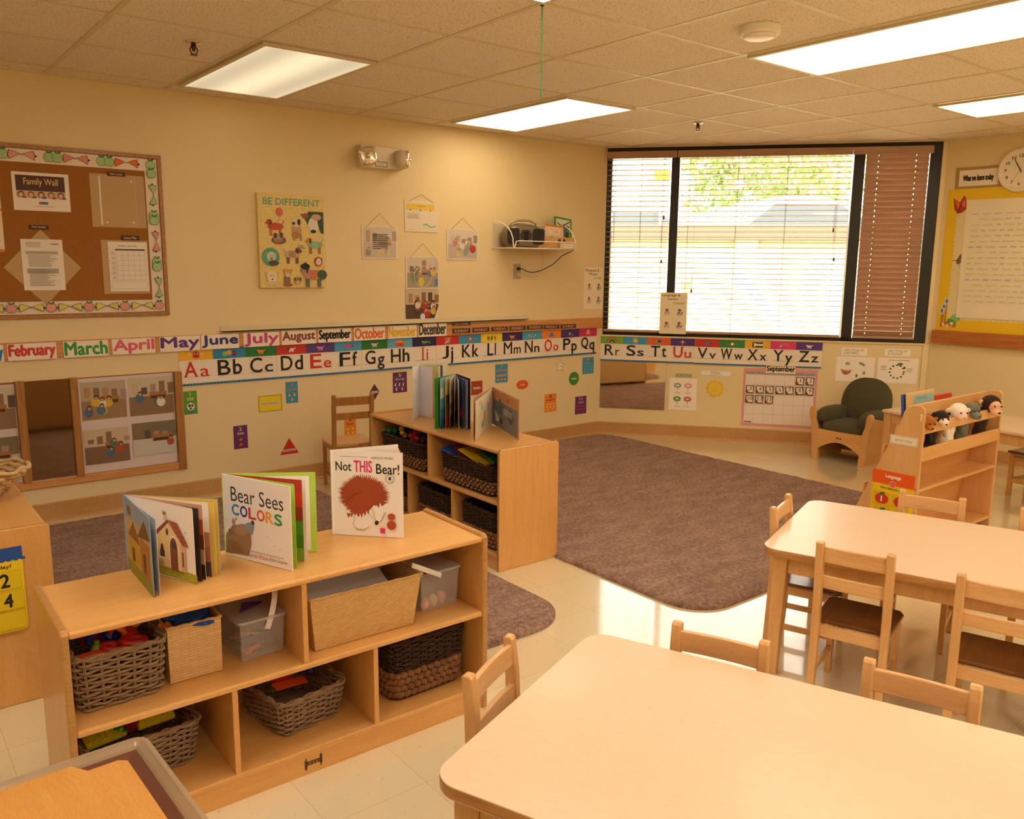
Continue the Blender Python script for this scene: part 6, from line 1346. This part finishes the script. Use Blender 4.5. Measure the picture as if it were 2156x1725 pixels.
def lang(A):
    A.rect(0, .79, 1, 1, '#e85a14'); [A.ell(.04+.08*i, .795, .025, .015, '#e85a14') for i in range(13)]
    A.text('Language', .32, .88, .68, .95, '#f6e2d0', .06); A.ell(.5, .80, .055, .055, '#e86a4a'); A.ring(.5, .80, .05, .002, '#f0c0a0'); A.text('How many can play?', .22, .70, .78, .745, '#4a4010', .03)
    for i, (x, y, s) in enumerate(((.1, .45, '1'), (.55, .45, '2'), (.14, .2, '4'), (.58, .2, '5'), (.14, -.02, '3'), (.58, -.02, ''))):
        y = max(y, .02); A.rect(x-.04, y-.02, x+.36, y+.2, '#d8b410'); A.ell(x+.13, y+.09, .085, .08, '#c8301e'); A.ell(x+.2, y+.09, .085, .08, '#c8301e'); A.ell(x+.17, y+.18, .05, .02, '#3a7a2a', .3)
        if s: A.text(s, x+.13, y+.05, x+.19, y+.135, '#f4ece0', .04)
card('play_sign', 'orange and yellow Language card with apples on the bookcase end', 'sign', FE, 3.045, .10, 3.268, .43, '#ecc81a', lang, d=.002, pts=rrect(0, 0, 1, 1, .04), part='printed_apples')
# books in the rear pocket
def bcbook(label, x0, x1, ztop, y, col, art, tilt, th=.014):
    m = MB(); w = x1-x0; h = ztop-.51; m.box((-w/2, -th, 0), (w/2, 0, h)); o = obj('board_book', m, plain(col, .4), loc=((x0+x1)/2, y, .51), rot=(R(tilt), 0, 0), bevel=.003)
    tag(o, label, 'book', 'books at the top of the bookcase')
    if art: A = Art(w, h, 0); art(A); p = A.build('cover_print', o); p.matrix_local = Matrix.Translation((0, -th-.0004, h/2)) @ Matrix.Rotation(PI/2, 4, 'X')
    return o
yb_ = -3.14
ax = aty(1912, 845, yb_).x; bx = aty(1968, 835, yb_).x; zt_ = aty(1940, 826, yb_).z
ax += .03; bx += .03
bcbook('tan and light blue board book standing at the top of the bookcase', max(ax, BX+.05), bx, zt_, yb_, '#e2bd82', lambda A: (A.rect(.2, .55, .97, .95, '#9fc4c4'), A.bars(.3, .86, .9, .92, 2, '#5a8a94'), A.ell(.55, .7, .03, .03, '#3a4a4a')), -6)
bcbook('dark blue board book behind the tan one at the top of the bookcase', max(ax-.005, BX+.03), bx-.015, zt_-.008, yb_+.022, '#3a5aa8', None, -6)
ax = aty(1970, 845, yb_).x; bx = aty(2010, 830, yb_).x; zt_ = aty(1990, 831, yb_).z
bcbook('red board book standing at the top of the bookcase', ax, bx, zt_, yb_, '#c8382c', lambda A: (A.rect(.03, .6, .97, .9, '#d8503c'), A.bars(.1, .8, .8, .85, 1, '#f0d0c0')), -6)
bcbook('thin white book behind the red one at the top of the bookcase', ax-.01, bx-.02, zt_-.012, yb_+.02, '#e4dcd0', None, -6, .008)
def plush(name, label, px, py, body, face, r=.05, ear=None, muzz=(.05, -.02), yaw=-35, kind=''):
    c = aty(px, py, BY-.005); x, z = c.x, c.z
    t = thing(name, label, 'plush toy', (x, BY+.055, .505), 0, 'plush animals in the bookcase')
    fb = m_fabric('plush_'+name, body, body, 250); ff = m_fabric('plush_face_'+name, face, face, 250)
    hz = z-.505; rz = Matrix.Rotation(R(yaw), 3, 'Z') @ Matrix.Rotation(R(18), 3, 'X')
    m = MB(); m.ell((0, -.004, .055), (r*.95, .034, .06), None, 16, 10); m.ell((0, -.006, hz*.62), (r*.75, .032, hz*.42), None, 16, 10)
    m.ell((0, -.05, hz), (r, r*.95, r*.92), rz, 18, 12)
    for sx in (-1, 1): m.ell((sx*r*.8, -.012, hz*.5), (.014, .016, .05), Matrix.Rotation(sx*.3, 3, 'Y'), 10, 7); m.ell((sx*r*.5, -.016, .03), (.018, .026, .018), None, 10, 7)
    b = obj('body', m, fb, t, smooth=True); rm = b.modifiers.new('merge', 'REMESH'); rm.mode = 'VOXEL'; rm.voxel_size = .005; rm.use_smooth_shade = True
    hc = Vector((0, -.05, hz)); L = lambda v: tuple(hc+rz @ Vector(v))
    m = MB()
    if kind == 'hippo': m.ell(L((0, -r*1.15, -r*.45)), (r*.75, r*.8, r*.55), rz, 14, 9)
    elif kind == 'monkey': m.ell(L((0, -r*.75, r*.05)), (r*.62, r*.5, r*.6), rz, 14, 9); m.ell(L((0, -r*1.15, -r*.35)), (r*.55, r*.55, r*.42), rz, 14, 9)
    elif kind == 'sheep': m.ell(L((0, -r*.85, -r*.25)), (r*.55, r*.6, r*.55), rz, 14, 9)
    elif kind == 'badger': m.ell(L((0, -r*.8, -r*.2)), (r*.62, r*.75, r*.55), rz, 14, 9)
    else: m.ell(L((0, -r*.8, -r*.3)), (r*.5, r*.6, r*.42), rz, 14, 9)
    obj('muzzle', m, ff, t, smooth=True)
    e = {'hippo': .3, 'monkey': .28, 'sheep': .35, 'badger': .26}.get(kind, .3)
    for sx in (-1, 1):
        m = MB(); m.ell(L((sx*r*1.0, r*.1, r*(.15 if kind == 'monkey' else .45 if kind != 'sheep' else 0))), (r*e*(1.5 if kind == 'sheep' else 1), r*.14, r*e), rz, 10, 7); obj('ear', m, ff if kind in ('monkey', 'sheep') else fb, t, smooth=True)
        m = MB(); m.ell(L((sx*r*.36, -r*(1.22 if kind == 'monkey' else 1.02 if kind == 'hippo' else 1.1), r*.3 if kind != 'hippo' else r*.15)), .0048, None, 8, 6); obj('eye', m, M_BLACK, t, smooth=True)
    m = MB(); ny_ = {'hippo': -1.9, 'monkey': -1.7, 'sheep': -1.45, 'badger': -1.55}.get(kind, -1.4); m.ell(L((0, r*ny_, -r*.2)), (r*.16, r*.1, r*.11), rz, 8, 6); obj('nose', m, plain('#d88a7a' if kind == 'sheep' else '#1b1411', .4), t, smooth=True)
    return t
plush('plush_monkey', 'dark brown plush monkey with a pale face, tallest in the bookcase pocket', 2090, 851, '#3a2416', '#e8b890', .054, kind='monkey')
plush('plush_hippo', 'grey plush hippo leaning over the slat between the lamb and the monkey', 2052, 862, '#6f7264', '#7c8072', .038, kind='hippo')
plush('plush_lamb', 'white plush lamb with a pink nose in the bookcase pocket', 2022, 866, '#efe4d2', '#f2cdb4', .046, kind='sheep')
plush('plush_badger', 'black and white plush badger beside the white lamb', 1985, 880, '#2e241c', '#f0dcc8', .040, kind='badger')
plush('plush_lion', 'orange brown plush lion beside the near end of the bookcase', 1958, 890, '#a8621e', '#c07a30', .038, kind='lion')

# ================================================================== ARMCHAIR
t = thing('child_armchair', 'small wooden framed armchair with olive green cushions', 'armchair', (.695, -1.885, 0), R(-90)); w = .445
m = MB(); P = [(-w/2+.03, .235), (-w/2+.03, .075)]+[(-w/2+.04+(w-.08)*k/14, .075+.075*math.sin(PI*k/14)) for k in range(15)]+[(w/2-.03, .075), (w/2-.03, .235)]
m.prism(P, 'y', 0, .018); fp = obj('front_panel', m, W_BIRCHX, t, bevel=.003)
A = Art(.05, .02, 0); A.ell(.2, .5, .4, .35, '#5a3a20'); A.rect(.4, .2, .55, .8, '#5a3a20'); A.ell(.8, .45, .35, .35, '#5a3a20'); o = A.build('maker_mark', fp); o.matrix_local = Matrix.Translation((0, -.0006, .185)) @ Matrix.Rotation(PI/2, 4, 'X')
for sx in (-1, 1):
    m = MB(); P = [(.165, .0), (.215, .0), (.235, .25), (.255, .33), (.262, .365), (.255, .395), (.235, .405), (.215, .395), (.207, .37), (.20, .30), (.178, .235)]
    m.prism([(sx*p[0], p[1]) for p in P], 'y', -.003, .022); obj('front_post', m, W_BIRCH, t, bevel=.004)
    m = MB(); m.add([(sx*.192, .02, .0), (sx*.205, .02, .0), (sx*.24, .02, .37), (sx*.227, .02, .37), (sx*.192, .40, .0), (sx*.205, .40, .0), (sx*.24, .40, .30), (sx*.227, .40, .30)], [(0, 1, 2, 3), (4, 5, 6, 7), (0, 1, 5, 4), (1, 2, 6, 5), (2, 3, 7, 6), (3, 0, 4, 7)]); obj('side_panel', m, W_BIRCH, t)
    m = MB(); m.ell((sx*.172, .19, .335), (.062, .185, .068), None, 20, 12, p=.75); obj('arm_cushion', m, M_OLIVE, t, smooth=True)
m = MB(); m.ell((0, .19, .245), (.185, .19, .06), None, 24, 12, p=.45); obj('seat_cushion', m, M_OLIVE, t, smooth=True)
m = MB(); m.ell((0, .365, .42), (.205, .055, .205), Matrix.Rotation(R(-12), 3, 'X'), 28, 16, p=.85); obj('back_cushion', m, M_OLIVE, t, smooth=True)
m = MB(); m.box((-.2, .39, .02), (.2, .405, .26)); obj('rear_panel', m, W_BIRCHX, t)

# ================================================================== TABLE BEHIND THE BOOKCASE
ra = R(-8)
ht = .5; cL = atz(1857, 862, ht)
t = thing('activity_table', 'long low table behind the bookcase by the yellow chart wall', 'table', (cL.x, cL.y, 0), ra, 'maple activity tables')
w, l = .55, 1.7
m = MB(); m.box((0, -l, ht-.022), (w, 0, ht)); obj('tabletop', m, W_TOP, t, bevel=.006)
for a in ((.02, -l+.06, .04, -.06), (w-.04, -l+.06, w-.02, -.06), (.06, -.04, w-.06, -.02), (.06, -l+.02, w-.06, -l+.04)): m = MB(); m.box((a[0], a[1], ht-.09), (a[2], a[3], ht-.022)); obj('apron', m, W_CHAIR, t, bevel=.002)
for x, y in ((.01, -.06), (w-.06, -.06), (.01, -l+.01), (w-.06, -l+.01)): m = MB(); m.box((x, y, 0), (x+.05, y+.05, ht-.022)); obj('leg', m, W_CHAIR, t, bevel=.003)
P = atz(2116, 1042, 0)
t = thing('small_stool', 'small wooden stool with a dark seat under the long low table', 'stool', (P.x, P.y, 0), R(-98))
m = MB(); m.box((-.01, -.01, .285), (.27, .25, .30)); obj('seat', m, W_SEAT, t, bevel=.005)
for x in (0, .235):
    for y in (0, .215): m = MB(); m.box((x, y, 0), (x+.027, y+.027, .285)); obj('leg', m, W_CHAIR, t, bevel=.003)
for z in (.09, .235):
    for y in (.005, .22): m = MB(); m.box((.027, y, z), (.235, y+.016, z+.028)); obj('stretcher', m, W_CHAIRX, t, bevel=.002)
    for x in (.005, .24): m = MB(); m.box((x, .027, z), (x+.016, .215, z+.028)); obj('stretcher', m, W_CHAIR, t, bevel=.002)
p = atz(2145, 1045, 0)
t = thing('storage_crate', 'low wooden crate on the floor under the long low table', 'crate', (p.x+.14, p.y-.50, 0), R(-98))
m = MB(); boxwalls(m, .42, .2, .11, 0, .012); obj('crate_body', m, W_CHAIRX, t, bevel=.002)
m = MB(); m.box((-.19, -.085, .0125), (.19, .085, .17)); obj('dark_contents', m, plain('#4a2a18', .7), t)

# ================================================================== SENSORY TABLE CORNER AT THE PICTURE EDGE
hz = .56; P = atz(304, 1545, hz)
t = thing('tray_table', 'orange wooden lid on a brown plastic tray at the picture corner', 'tray table', (P.x, P.y, 0), R(2)); W_, L_ = .75, 1.2
def ringprof(o, z): return [(x, y, z) for x, y in rrect(-W_-o+.0, -L_-o, o, o, .028+o, 5)]
m = MB(); lv = [(-.030, hz-.05), (-.024, hz-.012), (-.020, hz-.008), (-.012, hz-.003), (-.008, hz), (.0, hz), (.004, hz-.012), (-.004, hz-.014), (-.010, hz-.06), (-.03, hz-.06)]
vs = []; n = None
for o_, z in lv: q = ringprof(o_, z); n = len(q); vs += q
fs = [(i*n+j, i*n+(j+1) % n, ((i+1) % len(lv))*n+(j+1) % n, ((i+1) % len(lv))*n+j) for i in range(len(lv)) for j in range(n)]
m.add(vs, fs); obj('tray_rim', m, m_clear('clear_tray_plastic', '#b39a7c', .62, .12), t, smooth=False, bevel=.002)
m = MB(); lv2 = [(-.066, hz-.05), (-.052, hz-.020), (-.0262, hz-.0115), (-.0262, hz-.016), (-.060, hz-.05)]; vs = []
for o_, z in lv2: vs += ringprof(o_, z)
m.add(vs, [(i*n+j, i*n+(j+1) % n, ((i+1) % 5)*n+(j+1) % n, ((i+1) % 5)*n+j) for i in range(5) for j in range(n)]); obj('inner_wall', m, plain('#6a4032', .15), t)
m = MB(); q = rrect(-W_+.03, -L_+.03, -.034, -.03, .01, 3); m.box((-W_+.045, -L_+.045, hz-.065), (-.045, -.045, hz-.055)); obj('tray_floor', m, plain('#5f3a2c', .3), t)
m = MB(); m.prism([(-W_+.03, -L_+.03), (-.050, -L_+.03), (-.050, -.068), (-.064, -.056), (-.115, -.056), (-.135, -.022), (-W_+.03, -.022)], 'z', hz-.016, hz-.002); obj('lid_board', m, wood('orange_board', '#c98838', '#d69a4c', (9, 1, 9), .45, .1, 3), t, bevel=.002)
for x, y in ((-.06, -.06), (-W_+.06, -.06), (-.06, -L_+.06), (-W_+.06, -L_+.06)): m = MB(); m.box((x-.02, y-.02, 0), (x+.02, y+.02, hz-.066)); obj('leg', m, W_CHAIR, t, bevel=.003)
